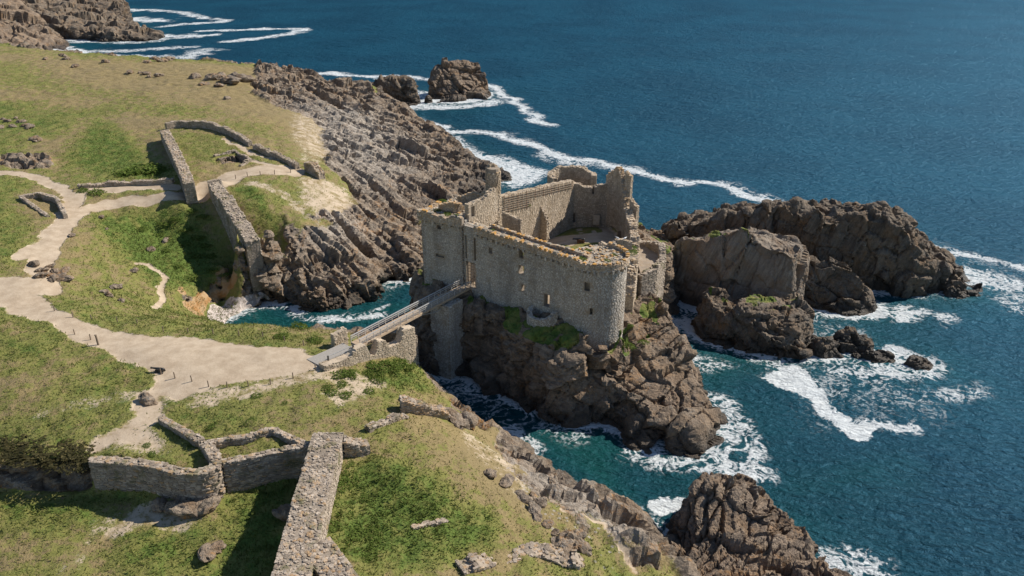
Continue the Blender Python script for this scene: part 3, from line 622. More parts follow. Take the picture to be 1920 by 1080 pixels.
# ================================================================ SEA
def axis(segs):
    o = [segs[0][0]]
    for a, b, s0, s1 in segs:
        x = o[-1]; 
        while x < b-1e-6:
            t = (x-a)/(b-a); x = min(b, x+s0+(s1-s0)*t); o.append(x)
    return np.array(o)
SX = axis([(-30000, -900, 6000, 300), (-900, -420, 80, 6), (-420, -90, 2.0, 1.0), (-90, 130, 0.75, 0.75), (130, 420, .8, 8), (420, 1500, 20, 300), (1500, 30000, 600, 8000)])
SY = axis([(-200, 40, 60, 4), (40, 260, 0.75, 0.75), (260, 640, .8, 2.2), (640, 1500, 5, 60), (1500, 40000, 100, 8000)])
XX, YY = np.meshgrid(SX, SY, indexing='ij'); P = np.c_[XX.ravel(), YY.ravel()]; nx, ny = len(SX), len(SY)
near = (abs(P[:, 0]) < 450) & (P[:, 1] < 800) & (P[:, 1] > 30); Q = P[near]
foam = np.zeros(len(Q)); shal = np.zeros(len(Q)); q3 = np.c_[Q, np.zeros(len(Q))]
nz = fbm(q3, .06, 3, 5); nw = np.c_[fbm(q3, .12, 3, 15), fbm(q3, .12, 3, 16)]
for poly, k in ROCKS+[(COAST, 0.55)]:
    lo, hi = poly.min(0)-30, poly.max(0)+30; s = np.all((Q > lo) & (Q < hi), axis=1)
    if not s.any(): continue
    d = np.maximum(-(cdist(Q[s]+nw[s]) if poly is COAST else sdist(Q[s]+nw[s]*1.0, poly)), -1.0)
    f = k*np.clip(0.75*np.exp(-np.clip(d, 0, 99)/1.6)*(0.55+nz[s])+0.0, 0, 1)
    foam[s] = np.maximum(foam[s], f); shal[s] = np.maximum(shal[s], np.exp(-np.clip(d, 0, 99)/9.0))
def streak(pts, wid, val, soft=1.0):
    global foam
    wid *= .72
    pl = spline([w0(*p) for p in pts], 3, False); lo, hi = pl.min(0)-wid*4, pl.max(0)+wid*4
    lo -= wid*3; hi += wid*3; s = np.all((Q > lo) & (Q < hi), axis=1); W = Q[s]+nw[s]*wid*0.9
    d = seg_dist(W, pl, False); foam[s] = np.maximum(foam[s], np.maximum(val*.92*(1-smooth(wid*.1, wid*(.5+.6*soft), d)), .42*(1-smooth(wid*.5, wid*2.2, d))))
def patch(pts, val, soft=2.0):
    global foam
    pl = spline([w0(*p) for p in pts], 2); lo, hi = pl.min(0)-9, pl.max(0)+9
    val = val if val > .95 else val*.78
    s = np.all((Q > lo) & (Q < hi), axis=1); d = sdist(Q[s]+nw[s]*1.2, pl); foam[s] = np.maximum(foam[s], val*smooth(-soft, soft, d))
# long windrows of foam
streak([(845, 248), (905, 246), (960, 258), (1010, 280), (1060, 298), (1130, 306), (1190, 316), (1230, 330), (1300, 342), (1370, 347), (1420, 366), (1468, 386)], 4.2, 1.0, .8)
streak([(1730, 460), (1780, 472), (1850, 487), (1925, 503)], 2.6, .95); streak([(890, 157), (925, 165), (960, 188), (985, 205), (1030, 236)], 4.0, .95)
streak([(595, 138), (640, 140), (720, 144)], 6, .9); streak([(740, 142), (798, 148)], 4, .7); streak([(735, 210), (790, 228), (840, 242)], 3.5, .8)
streak([(240, 18), (330, 22), (380, 33), (420, 40), (340, 46), (300, 50)], 7, .75); streak([(300, 68), (390, 66)], 10, .85); streak([(430, 78), (500, 70), (550, 62), (563, 55), (520, 54), (380, 58)], 6, .8)
streak([(240, 35), (300, 38)], 12, .9); streak([(110, 75), (220, 78), (300, 74)], 8, .7); streak([(180, 95), (260, 94), (350, 88)], 6, .6); streak([(210, 104), (280, 108)], 6, .7); streak([(330, 110), (380, 96)], 10, .6)
patch([(870, 285), (930, 292), (985, 310), (1025, 318), (1000, 340), (955, 350), (925, 330)], .92, 4); patch([(840, 250), (880, 270), (900, 290), (860, 285)], .7, 4)
patch([(735, 190), (800, 196), (880, 195), (930, 185), (940, 195), (850, 205), (770, 206), (720, 202)], .8, 4); patch([(1000, 285), (1110, 300), (1100, 318), (1010, 300)], .45, 4)
patch([(750, 165), (800, 172), (800, 182), (760, 185)], .75, 3)
# thick scum rafts
patch([(1448, 712), (1480, 684), (1500, 690), (1520, 715), (1545, 740), (1560, 775), (1590, 790), (1638, 785), (1630, 815), (1590, 825), (1560, 800), (1530, 780), (1520, 752), (1490, 735)], 1.0, .5)
streak([(1610, 785), (1660, 793), (1720, 800)], 1.6, .8); patch([(1205, 945), (1245, 936), (1298, 940), (1262, 960), (1225, 970)], 1.0, .5)
# broken white water round the islets
patch([(1215, 608), (1260, 578), (1300, 580), (1310, 615), (1260, 640), (1225, 640)], .66, 2.5); patch([(1235, 640), (1300, 650), (1390, 690), (1290, 700), (1250, 680)], .46, 3)
patch([(1650, 580), (1700, 572), (1740, 585), (1720, 600), (1670, 602)], .72, 1.5); patch([(1740, 590), (1800, 590), (1810, 605), (1770, 612)], .55, 1.5); patch([(1500, 575), (1545, 585), (1540, 605), (1510, 600)], .5, 1.2)
patch([(1750, 500), (1840, 505), (1925, 525), (1925, 545), (1850, 545), (1790, 525)], .64, 3); patch([(1850, 550), (1925, 550), (1925, 590), (1870, 575)], .45, 3)
patch([(1520, 690), (1600, 680), (1680, 660), (1750, 670), (1760, 700), (1690, 715), (1600, 712)], .56, 2.5); patch([(1730, 730), (1840, 710), (1860, 740), (1780, 765)], .44, 3); patch([(1640, 660), (1690, 648), (1720, 670), (1660, 690)], .7, 1.5)
patch([(1290, 750), (1360, 735), (1420, 800), (1435, 880), (1340, 885), (1240, 880), (1200, 850), (1300, 850)], .60, 2.5); patch([(1330, 770), (1370, 780), (1380, 820), (1320, 830)], .74, 2)
streak([(1190, 845), (1260, 875), (1340, 885), (1430, 880)], 2.5, .6); streak([(1100, 775), (1160, 800), (1190, 840)], 1.6, .75); streak([(1060, 780), (1110, 768), (1150, 785)], 1.6, .7)
patch([(800, 690), (870, 705), (960, 745), (900, 745), (840, 722)], .52, 1.5); streak([(785, 680), (810, 705)], 1.5, .7); streak([(900, 800), (960, 800), (1000, 840)], 1.5, .55)
patch([(1515, 1030), (1600, 1020), (1680, 1060), (1690, 1090), (1530, 1090)], .52, 2); patch([(1420, 655), (1500, 690), (1440, 700), (1390, 670)], .40, 2.5)
patch([(540, 588), (620, 590), (700, 580), (740, 560), (730, 575), (680, 600), (600, 605)], .52, 1.5); streak([(610, 600), (660, 597), (720, 590)], 1.6, .8); streak([(735, 527), (785, 524)], 1.2, .8); streak([(470, 568), (430, 600)], 1.2, .7); patch([(1210, 640), (1240, 660), (1290, 720), (1260, 700)], .6, 1.5)
patch([(1100, 790), (1170, 815), (1150, 830)], .5, 1.5); patch([(1440, 585), (1480, 600), (1460, 610)], .5, 1)
rnd = np.clip(fbm(q3, .035, 4, 77)*0.5+0.05, 0, .24); foam = np.maximum(foam, rnd*np.exp(-np.maximum(Q[:, 1]-120, 0)/250)*smooth(.0, .5, shal+.15))
green_ = np.zeros(len(Q))
def tint(pts, val, soft):
    global green_
    pl = spline([w0(*p) for p in pts], 4); d = sdist_near(Q+nw*2, pl, soft+5); green_ = np.maximum(green_, val*smooth(-soft, soft, d))
tint([(850, 740), (960, 780), (1100, 800), (1200, 870), (1180, 960), (1080, 900), (960, 820)], 1.0, 6); tint([(1200, 870), (1440, 880), (1700, 860), (1640, 920), (1400, 940), (1220, 930)], .55, 8)
tint([(430, 560), (560, 590), (760, 560), (760, 610), (560, 640), (420, 620)], .9, 5); tint([(1240, 600), (1450, 600), (1500, 700), (1300, 720)], .7, 6)
C4 = np.zeros((len(P), 4)); C4[near, 0] = np.clip(foam, 0, 1); C4[near, 1] = np.maximum(green_, shal*.6); C4[near, 2] = np.clip(fbm(q3, .02, 3, 90)*.5+.5, 0, 1)
zz = np.zeros(len(P)); zz[near] = 0.16*fbm(np.c_[Q[:, 0]*.9+Q[:, 1]*.2, Q[:, 1]*1.3, np.zeros(len(Q))], .22, 3, 8)
idx = np.arange(nx*ny).reshape(nx, ny); FS = np.c_[idx[:-1, :-1].ravel(), idx[1:, :-1].ravel(), idx[1:, 1:].ravel(), idx[:-1, 1:].ravel()]
me = mesh_np('sea', np.c_[P, zz], FS); setcol(me, 'water', C4)
m = NT('sea_water'); Pn = m.pos(); fo, gn, va, _ = m.attr('water')
big = m.noise(Pn, 0.02, 3, .5)
deep = m.mix(m.ramp(big, .35, .65), (0.0024, 0.028, 0.042), (0.0046, 0.044, 0.066))
col = m.mix(gn, deep, (0.004, 0.060, 0.052))
wv = m.n('VectorMath', {'operation': 'ADD'}); m.put(wv.inputs[0], Pn); 
ns = m.n('TexNoise', None, Vector=Pn, Scale=0.35, Detail=3.0); vs = m.n('VectorMath', {'operation': 'SCALE'}); m.put(vs.inputs[0], ns.outputs['Color']); vs.inputs['Scale'].default_value = 2.6
m.put(wv.inputs[1], vs.outputs[0])
ra = m.math('ABSOLUTE', m.math('SUBTRACT', m.noise(Pn, .30, 4, .6, 1.6), .5)); v2 = m.n('TexVoronoi', {'feature': 'DISTANCE_TO_EDGE'}, Vector=wv.outputs[0], Scale=1.1).outputs['Distance']
lace = m.math('ADD', m.math('MULTIPLY', m.ramp(ra, 0.0, 0.16), .55), m.math('MULTIPLY', m.ramp(v2, 0.0, 0.4), .22))
fn = m.noise(Pn, 1.6, 6, .7); fb = m.noise(Pn, 0.25, 4, .6)
thr = m.math('ADD', lace, m.math('MULTIPLY', m.math('SUBTRACT', fn, .5), 1.0)); thr = m.math('ADD', thr, m.math('MULTIPLY', m.math('SUBTRACT', fb, .5), .8))
fmask = m.ramp(m.math('SUBTRACT', m.math('MULTIPLY', fo, 1.12), thr), 0.0, 0.42)
fmask = m.math('MULTIPLY', m.math('MULTIPLY', fmask, .86), m.ramp(fo, .05, .3))
milk = m.math('MULTIPLY', m.ramp(fo, .25, 1.0), 0.35)
col = m.mix(milk, col, (0.06, 0.20, 0.23))
fc = m.mix(fn, (0.62, 0.66, 0.68), (0.84, 0.85, 0.85))
col = m.mix(fmask, col, fc)
df = m.n('BsdfDiffuse', None, Color=col); gl = m.n('BsdfGlossy', None, Color=(.34, .68, 1.0), Roughness=.32)
fr = m.n('Fresnel', None, IOR=1.33); ff = m.math('MULTIPLY', m.math('MINIMUM', fr.outputs[0], .15), m.math('SUBTRACT', 1.0, fmask))
mx = m.n('MixShader', None, i0=ff); m.l.new(df.outputs[0], mx.inputs[1]); m.l.new(gl.outputs[0], mx.inputs[2]); m.l.new(mx.outputs[0], m.t.nodes['Material Output'].inputs['Surface'])
s1 = m.mapv(Pn, (1, 1.9, 1), (0, 0, .35)); s2 = m.mapv(Pn, (1, 1.7, 1), (0, 0, -.25))
h = m.math('ADD', m.math('MULTIPLY', m.noise(s1, .22, 3, .55, .3), 1.0), m.math('MULTIPLY', m.noise(s2, .62, 5, .66, .3), .95))
bn = m.bump(h, 1.0, 1.0); m.put(df.inputs['Normal'], bn); m.put(gl.inputs['Normal'], bn); m.put(fr.inputs['Normal'], bn); m.t.nodes.remove(m.b)
tag(obj('sea', me, m.m), 'blue-green sea with foam', kind='structure')

# ================================================================ MASONRY
RNG = random.Random(7)
class Line:
    def __init__(s, pts, curve=False, closed=False):
        p = np.array([(q[0], q[1]) for q in pts], float)
        if curve: p = spline(p, .8, closed)
        if closed: p = np.r_[p, p[:1]]
        s.p = p; d = np.linalg.norm(np.diff(p, axis=0), axis=1); s.c = np.r_[0, np.cumsum(d)]; s.L = s.c[-1]; s.closed = closed
    def at(s, t):
        t = np.atleast_1d(np.clip(t, 0, s.L)); x = np.interp(t, s.c, s.p[:, 0]); y = np.interp(t, s.c, s.p[:, 1])
        e = min(.35, s.L*.2); a, b = t-e, t+e
        if s.closed: a, b = a % s.L, b % s.L
        else: a, b = np.clip(a, 0, s.L), np.clip(b, 0, s.L)
        tx = np.interp(b, s.c, s.p[:, 0])-np.interp(a, s.c, s.p[:, 0]); ty = np.interp(b, s.c, s.p[:, 1])-np.interp(a, s.c, s.p[:, 1])
        l = np.hypot(tx, ty)+1e-9; return np.c_[x, y], np.c_[tx/l, ty/l], np.c_[-ty/l, tx/l]
SIGN = np.array([(x, y, z) for x in (-.5, .5) for y in (-.5, .5) for z in (-.5, .5)])
BQ = np.array([(0, 1, 3, 2), (4, 6, 7, 5), (0, 4, 5, 1), (2, 3, 7, 6), (0, 2, 6, 4), (1, 5, 7, 3)])
def stones_mesh(name, c, t, n, size, tint, seed=0, jit=.13, up=None):
    """many rough blocks at centres c: length along t, depth along n, height along up"""
    rs = np.random.RandomState(seed); c, t, n, size = map(lambda a: np.asarray(a, float), (c, t, n, size)); k = len(c)
    u = np.cross(t, n) if up is None else np.asarray(up, float)
    S = SIGN[None]*(1+rs.uniform(-jit*2.0, jit*1.2, (k, 8, 3))); S[:, SIGN[:, 1] > 0, :] *= np.array([.84, 1, .84])
    L = S*size[:, None]; V = c[:, None]+L[..., :1]*t[:, None]+L[..., 1:2]*n[:, None]+L[..., 2:]*u[:, None]
    F = (BQ[None]+8*np.arange(k)[:, None, None]).reshape(-1, 4)
    me = mesh_np(name, V.reshape(-1, 3), F, False); setcol(me, 'tint', np.repeat(np.asarray(tint), 8, axis=0)); return me
STONES = []
for i in range(6):
    bm = bmesh.new(); bmesh.ops.create_cube(bm, size=1.0); bmesh.ops.subdivide_edges(bm, edges=bm.edges[:], cuts=1, use_grid_fill=True)
    for v in bm.verts:
        v.co = v.co*(1-.18*(v.co.length > .75)-.04*(v.co.length > .6)); v.co += Vector([RNG.uniform(-.07, .07) for _ in range(3)])
    me = bm_mesh('stone', bm); setcol(me, 'tint', np.tile([[RNG.random(), [.2, .4, .60, .3, .55, .45][i], 0, 1]], (len(me.vertices), 1))); STONES.append(me)
_variants = {}
def variant(i, mat):
    k = (i, mat)
    if k not in _variants:
        me = STONES[i].copy(); me.materials.clear(); me.materials.append(M[mat]); _variants[k] = me
    return _variants[k]
def put_stone(parent, c, t, n, size, mat, i=None, name='stone', tilt=.06):
    o = bpy.data.objects.new(name, variant(RNG.randrange(6) if i is None else i, mat)); COL.objects.link(o)
    t, n = Vector(t).normalized(), Vector(n).normalized(); u = t.cross(n).normalized(); n = u.cross(t)
    R = Matrix((t, n, u)).transposed().to_4x4() @ Matrix.Rotation(RNG.uniform(-tilt, tilt), 4, 'Y') @ Matrix.Rotation(RNG.uniform(-tilt, tilt), 4, 'X')
    o.matrix_world = Matrix.Translation(Vector(c)) @ R @ Matrix.Diagonal((*size, 1)); mw = o.matrix_world.copy()
    o.parent = parent
    if parent.parent is None: o.matrix_parent_inverse = Matrix.Translation(parent.location).inverted()
    return o
def put_child(o, parent):
    o.parent = parent
    if parent.parent is None: o.matrix_parent_inverse = Matrix.Translation(parent.location).inverted()
    return o
def wall(parent, name, pts, tops, bots, thick, core='mortar', stone='castle', ss=(.55, .24), rag=.25, curve=False, closed=False, holes=(), sides=(1, -1), seed=1,
         indiv=0, topstones=True, out_=.03, lich=.35, deep=None, label=None, facemin=-99):
    ln = Line(pts, curve, closed); P0 = np.array([(q[0], q[1]) for q in pts], float)
    if closed: P0 = np.r_[P0, P0[:1]]
    cs = np.r_[0, np.cumsum(np.linalg.norm(np.diff(P0, axis=0), axis=1))]; cs = cs/cs[-1]*ln.L
    def prof(a):
        a = np.full(len(cs), a) if np.isscalar(a) else np.r_[a, a[:1]] if closed and len(a) == len(cs)-1 else np.asarray(a, float)
        return lambda s: np.interp(s, cs, a)
    tf0, bf = prof(tops), prof(bots)
    def tf(s):
        s = np.atleast_1d(s); q = np.c_[s, np.full(len(s), seed*3.1), np.zeros(len(s))]
        r = rag*(fbm(q, .45, 3, seed)*.9+.25*np.round(fbm(q, 1.1, 1, seed+3)*2)); return tf0(s)+(r*np.sin(np.pi*np.clip(s/ln.L, 0, 1))**.3 if closed else r)
    k = max(2, int(ln.L/.6)+1); S = np.linspace(0, ln.L, k)
    if closed: S = S[:-1]
    c, t, n = ln.at(S); top, bot = tf(S)-.10, bf(S); hw = thick/2-.03; nz = 5
    rows = []
    for sg in (1, -1):
        zs = [bot+(top-bot)*i/nz for i in range(nz+1)]
        col = [np.c_[c+n*sg*hw, z] for z in zs]
        rows += col if sg == 1 else col[::-1]
        if sg == 1: rows += [np.c_[c+n*hw*f, top+.05*abs(1-abs(f))] for f in (.4, -.4)]
    A = np.stack(rows, 1); m_ = A.shape[1]; V = A.reshape(-1, 3); V = V+np.c_[fbm(V, 1.1, 2, seed), fbm(V, 1.1, 2, seed+1), 0*V[:, 0]]*.04
    ns = len(S); I = np.arange(ns*m_).reshape(ns, m_); F = []
    nxt = np.roll(I, -1, 0) if closed else I[1:]; cur = I if closed else I[:-1]
    for j in range(m_): F.append(np.c_[cur[:, j], cur[:, (j+1) % m_], nxt[:, (j+1) % m_], nxt[:, j]])
    F = np.concatenate(F).tolist()
    if not closed: F += [list(I[0][::-1]), list(I[-1])]
    me = bpy.data.meshes.new(name); me.from_pydata(V.tolist(), [], F); me.update()
    bm = bmesh.new(); bm.from_mesh(me); bmesh.ops.recalc_face_normals(bm, faces=bm.faces[:]); bm.to_mesh(me); bm.free()
    o = obj(name, me)
    if holes:
        bm = bmesh.new()
        for (s0, s1, z0, z1, dp) in holes:
            c_, t_, n_ = ln.at((s0+s1)/2); q = Matrix(((t_[0, 0], n_[0, 0], 0), (t_[0, 1], n_[0, 1], 0), (0, 0, 1)))
            off = 0 if dp is None else -(thick/2) if dp > 0 else thick/2
            add_box(bm, (c_[0, 0]+n_[0, 0]*off, c_[0, 1]+n_[0, 1]*off, (z0+z1)/2), (s1-s0, thick+1.4 if dp is None else abs(dp)*2, z1-z0), q)
        bmesh.ops.recalc_face_normals(bm, faces=bm.faces[:])
        co_ = bpy.data.objects.new('cut', bm_mesh('cut', bm)); COL.objects.link(co_)
        md = o.modifiers.new('b', 'BOOLEAN'); md.operation = 'DIFFERENCE'; md.object = co_; md.solver = 'EXACT'
        apply_mod(o); me = o.data; bpy.data.objects.remove(co_)
    setcol(me, 'tint', np.tile([[.5, .3, 0, 1]], (len(me.vertices), 1))); me.materials.clear(); me.materials.append(M[core]); put_child(o, parent)
    if label: o['label'] = label
    # facing stones in courses
    rs = random.Random(seed*13+1); L_s, L_z, L_l, L_h, L_sg = [], [], [], [], []
    zmin, zmax = max(bf(S).min(), facemin), tf(S).max()
    for sg in sides:
        z = zmin
        while z < zmax:
            h = ss[1]*rs.uniform(.7, 1.35); s = rs.uniform(0, ss[0])*-1
            while s < ln.L:
                l = ss[0]*rs.uniform(.5, 1.6); L_s.append(s+l/2); L_z.append(z+h/2); L_l.append(l); L_h.append(h); L_sg.append(sg); s += l
            z += h
    s_, z_, l_, h_, g_ = map(np.array, (L_s, L_z, L_l, L_h, L_sg)); ok = (s_ > .05) & (s_ < ln.L-.05); ok &= (z_ < tf(s_)-.02) & (z_ > bf(s_)) & (z_ > facemin)
    for (s0, s1, z0, z1, dp) in holes:
        hit = (s_+l_*.5 > s0) & (s_-l_*.5 < s1) & (z_+h_*.5 > z0) & (z_-h_*.5 < z1)
        if dp is not None: hit &= (g_ == (-1 if dp > 0 else 1))
        ok &= ~hit
    s_, z_, l_, h_, g_ = s_[ok], z_[ok], l_[ok], h_[ok], g_[ok]
    c, t, n = ln.at(s_); rr = np.random.RandomState(seed); n = n*g_[:, None]; pr = out_*rr.uniform(.2, 1.6, len(s_)); dep = .30
    ctr = np.c_[c+n*(thick/2-dep/2+pr)[:, None], z_]; t3 = np.c_[t*g_[:, None]*-1, 0*z_]; n3 = np.c_[n, 0*z_]; size = np.c_[l_*.93, np.full(len(l_), dep), h_*.90]
    tint = np.c_[np.clip(rr.beta(2.0, 2.0, len(s_)), 0, 1), lich*.6+.5*lich*np.exp(-(tf(s_)-z_)/1.2)+rr.uniform(-.1, .1, len(s_)), rr.rand(len(s_)), np.ones(len(s_))]
    up3 = np.tile([[0, 0, 1.]], (len(s_), 1)); isTop = np.zeros(len(s_), bool)
    if not closed and thick > .8:                      # coursed stones across both ends
        E = []
        for e_, sg in ((0.0, -1), (ln.L, 1)):
            z = float(bf(np.array([e_]))[0]); zt_ = float(tf(np.array([e_]))[0])
            z = max(z, facemin)
            while z < zt_-.05:
                h = ss[1]*rs.uniform(.7, 1.35); w = -thick/2
                while w < thick/2-.05:
                    l = min(ss[0]*rs.uniform(.5, 1.4), thick/2-w); E.append((e_, sg, w+l/2, z+h/2, l, h)); w += l
                z += h
        if E:
            E = np.array(E); c, t, n = ln.at(E[:, 0]); o3 = t*E[:, 1:2]; k = len(E)
            ctr = np.r_[ctr, np.c_[c+n*E[:, 2:3]+o3*(-.15+.03), E[:, 3]]]; t3 = np.r_[t3, np.c_[n*E[:, 1:2], 0*E[:, 0]]]; n3 = np.r_[n3, np.c_[o3, 0*E[:, 0]]]; up3 = np.r_[up3, np.tile([[0, 0, 1.]], (k, 1))]
            size = np.r_[size, np.c_[E[:, 4]*.93, np.full(k, .3), E[:, 5]*.9]]; tint = np.r_[tint, np.c_[np.clip(rr.beta(2.6, 2.6, k), 0, 1), np.full(k, lich*.6), rr.rand(k), np.ones(k)]]; isTop = np.r_[isTop, np.zeros(k, bool)]
    if topstones:
        na_ = int(ln.L*thick/(ss[0]*.62)**2*1.05); rr0 = np.random.RandomState(seed+7)
        sz = ss[0]*rr0.uniform(.45, 1.25, na_)**1.2; T = np.c_[rr0.uniform(0, ln.L, na_), rr0.uniform(-thick/2+.15, thick/2-.15, na_), sz, sz*rr0.uniform(.5, 1, na_)]
        T = np.array(T); T = T[T[:, 0] < ln.L-.05]; c, t, n = ln.at(T[:, 0]); zt = tf(T[:, 0]); k = len(T)
        keep = np.ones(k, bool)
        for (s0, s1, z0, z1, dp) in holes: keep &= ~((T[:, 0] > s0) & (T[:, 0] < s1) & (z1 > zt-.2))
        T, c, t, n, zt = T[keep], c[keep], t[keep], n[keep], zt[keep]; k = len(T)
        an = rr.uniform(-1.5, 1.5, k); ta = t*np.cos(an)[:, None]+n*np.sin(an)[:, None]; na = -t*np.sin(an)[:, None]+n*np.cos(an)[:, None]
        ctr = np.r_[ctr, np.c_[c+n*T[:, 1:2], zt-.13+rr.uniform(-.05, .05, k)]]; t3 = np.r_[t3, np.c_[na, 0*zt]]; n3 = np.r_[n3, np.tile([[0, 0, 1.]], (k, 1))]
        up3 = np.r_[up3, np.c_[ta, 0*zt]]; size = np.r_[size, np.c_[T[:, 3]*.9, np.full(k, .24), T[:, 2]*.92]]
        tint = np.r_[tint, np.c_[np.clip(rr.beta(1.8, 1.3, k), 0, 1), lich+.15*rr.rand(k), rr.rand(k), np.ones(k)]]; isTop = np.r_[isTop, np.ones(k, bool)]
    ix = np.arange(len(ctr))
    if indiv:
        score = (size[:, 0]*size[:, 2])/(ctr[:, 1]**2+(CAMH-ctr[:, 2])**2)*np.where((n3*(np.array([0, 0, CAMH])-ctr)).sum(1) > 0, 1, 0)
        pick = np.argsort(-score)[:indiv]; pick = pick[score[pick] > 0]
        for i in pick: put_stone(o, ctr[i]+n3[i]*.03, t3[i], n3[i], size[i]*np.array([1, 1.1, 1]), stone)
        mk = np.ones(len(ctr), bool); mk[pick] = False; ix = ix[mk]
    if len(ix):
        sm = obj('masonry', stones_mesh('masonry', ctr[ix], t3[ix], n3[ix], size[ix], tint[ix], seed, up=up3[ix]), M[stone]); sm['kind'] = 'stuff'; put_child(sm, o)
    return o, ln, tf

# ================================================================ CASTLE
castle = thing('ruined_castle', 'ruined grey stone castle with lichen-topped walls on the rock islet', 'castle', loc=(5, 125, 13))
A0, A1 = np.array((-8.1, 124.85)), np.array((10.2, 111.0)); Fd = (A1-A0)/np.linalg.norm(A1-A0); Fo = np.array((Fd[1], -Fd[0])); Fo = Fo if Fo[1] < 0 else -Fo
FLEN = np.linalg.norm(A1-A0)
def face(u, v):                         # where a line of sight meets the front wall: distance along it, height
    a = (u-960)/FPX; b = (540-v)/FPX; d = np.array((a, CP+b*SP)); dz = -SP+b*CP
    t = (A0@Fo)/(d@Fo); p = d*t; return float((p-A0)@Fd), CAMH+dz*t
def win(u, v, w, h):
    s, z = face(u, v); return (s-w/2, s+w/2, z-h/2, z+h/2, None)
TH = 1.2
fw = [tuple(A0-Fo*TH/2), tuple(A1-Fo*TH/2)]
gs0, _ = face(869, 500); gs1, _ = face(891, 500); gs0 = max(gs0, .35)
holes = [(gs0, gs1, 14.3, 19.0, None), win(919.5, 470, .75, 1.0), win(977, 477, .9, 1.35), win(977, 506, .95, 1.45), win(980, 540, .6, 1.25), win(1025, 564, 1.05, 2.2),
         (gs0-.15, gs0+.2, 19.5, 23.6, .6), (gs1-.2, gs1+.15, 19.5, 23.6, .6)]
holes = [(a, b, c, d, (e if e is None else .6)) for a, b, c, d, e in holes]
front, fln, ftf = wall(castle, 'front_wall', fw, [25.4, 24.5], 9.0, TH, holes=holes, seed=3, rag=.05, ss=(.42, .18), lich=.15, topstones=False, facemin=10.5)
def slab(parent, name, poly, z, th, mat):
    bm = bmesh.new(); a = [bm.verts.new((x, y, z if np.isscalar(z) else z[i])) for i, (x, y) in enumerate(poly)]
    f = bm.faces.new(a); bm.normal_update()
    if f.normal.z < 0: f.normal_flip()
    r = bmesh.ops.extrude_face_region(bm, geom=[f])
    for v in [g for g in r['geom'] if isinstance(g, bmesh.types.BMVert)]: v.co.z -= th
    bmesh.ops.recalc_face_normals(bm, faces=bm.faces[:]); me = bm_mesh(name, bm); setcol(me, 'tint', np.tile([[.6, .45, 0, 1]], (len(me.vertices), 1)))
    o = obj(name, me, M[mat]); put_child(o, parent); return o
B0, B1 = A0+Fd*.1, A1-Fd*.2
slab(front, 'wall_walk', [tuple(B0-Fo*.2), tuple(B1-Fo*.2), tuple(B1-Fo*2.7), tuple(B0-Fo*2.7)], [25.25, 24.35, 24.35, 25.25], .6, 'coping')
par, pln, ptf = wall(castle, 'parapet', [tuple(A0+Fd*2.4+Fo*.12), tuple(A1+Fo*.12)], [25.65, 24.9], [24.55, 23.8], .6, seed=4, rag=.12, ss=(.5, .22), lich=.66)
inn, iln, itf = wall(castle, 'inner_parapet', [tuple(A0+Fd*4.0-Fo*2.6), tuple(A1-Fo*2.6)], [25.5, 24.75], [23.5, 22.8], .55, seed=5, rag=.15, ss=(.6, .25), lich=.66)
def copings(parent, ln, tf, n, w, dz=.1, gap=.35, mat='coping', miss=.12, d=.62):
    for i in range(n):
        if RNG.random() < miss: continue
        s = (i+.5)/n*ln.L; c, t, nn = ln.at(s); l = ln.L/n*(1-gap)*RNG.uniform(.7, 1.2)
        put_stone(parent, (c[0, 0], c[0, 1], tf(s)[0]+dz), (t[0, 0], t[0, 1], 0), (nn[0, 0], nn[0, 1], 0), (l, d*RNG.uniform(.8, 1.15), w*RNG.uniform(.7, 1.3)), mat, name='coping_stone', i=RNG.choice([2, 4, 2, 1, 0, 5, 4]))
copings(par, pln, ptf, 22, .42, .12, .25, d=.8); copings(inn, iln, itf, 22, .22, .05, .1)
def corbels(parent, ln, n, z, outw, sgn, mat='castle'):
    for i in range(n):
        s = (i+.5)/n*ln.L; c, t, nn = ln.at(s); nn = nn*sgn; zz_ = z(s) if callable(z) else z
        put_stone(parent, (c[0, 0]+nn[0, 0]*outw, c[0, 1]+nn[0, 1]*outw, zz_), (t[0, 0], t[0, 1], 0), (nn[0, 0], nn[0, 1], 0), (.34, .75, .62), mat, name='corbel', tilt=.02)
sgn = 1 if (Line(fw).at(1.0)[2][0]@Fo) > 0 else -1
corbels(par, pln, 19, lambda s: ptf(s)[0]-1.35, -.02, sgn)
# round corner tower
RC, RR = np.array((13.35, 114.0)), 4.55
circ = lambda r, c=None, n=28, a0=0, a1=2*math.pi: [((RC if c is None else c)[0]+r*math.cos(a0+(a1-a0)*i/n), (RC if c is None else c)[1]+r*math.sin(a0+(a1-a0)*i/n)) for i in range(n)]
def towerwin(u, v, w, h, r):
    a = (u-960)/FPX; b = (540-v)/FPX; d = np.array((a, CP+b*SP)); dz = -SP+b*CP
    A_ = d@d; B_ = -2*d@RC; C_ = RC@RC-r*r; t = (-B_-math.sqrt(B_*B_-4*A_*C_))/(2*A_); p = d*t-RC
    s = (math.atan2(p[1], p[0]) % (2*math.pi))*(r-.55); return (s-w/2, s+w/2, CAMH+dz*t-h/2, CAMH+dz*t+h/2, 0.9)
th_ = [towerwin(1100, 505, .75, 1.1, RR), towerwin(1100, 538, .9, 1.4, RR), towerwin(1108, 584, .45, 1.1, RR)]
rt, rln, rtf = wall(castle, 'round_tower', circ(RR-.55), 24.3, 8.5, 1.1, closed=True, holes=th_, sides=(-1,), seed=6, rag=.03, ss=(.42, .18), lich=.12, topstones=False, facemin=9.5)
slab(rt, 'tower_floor', circ(RR-.1), 24.25, .5, 'coping')
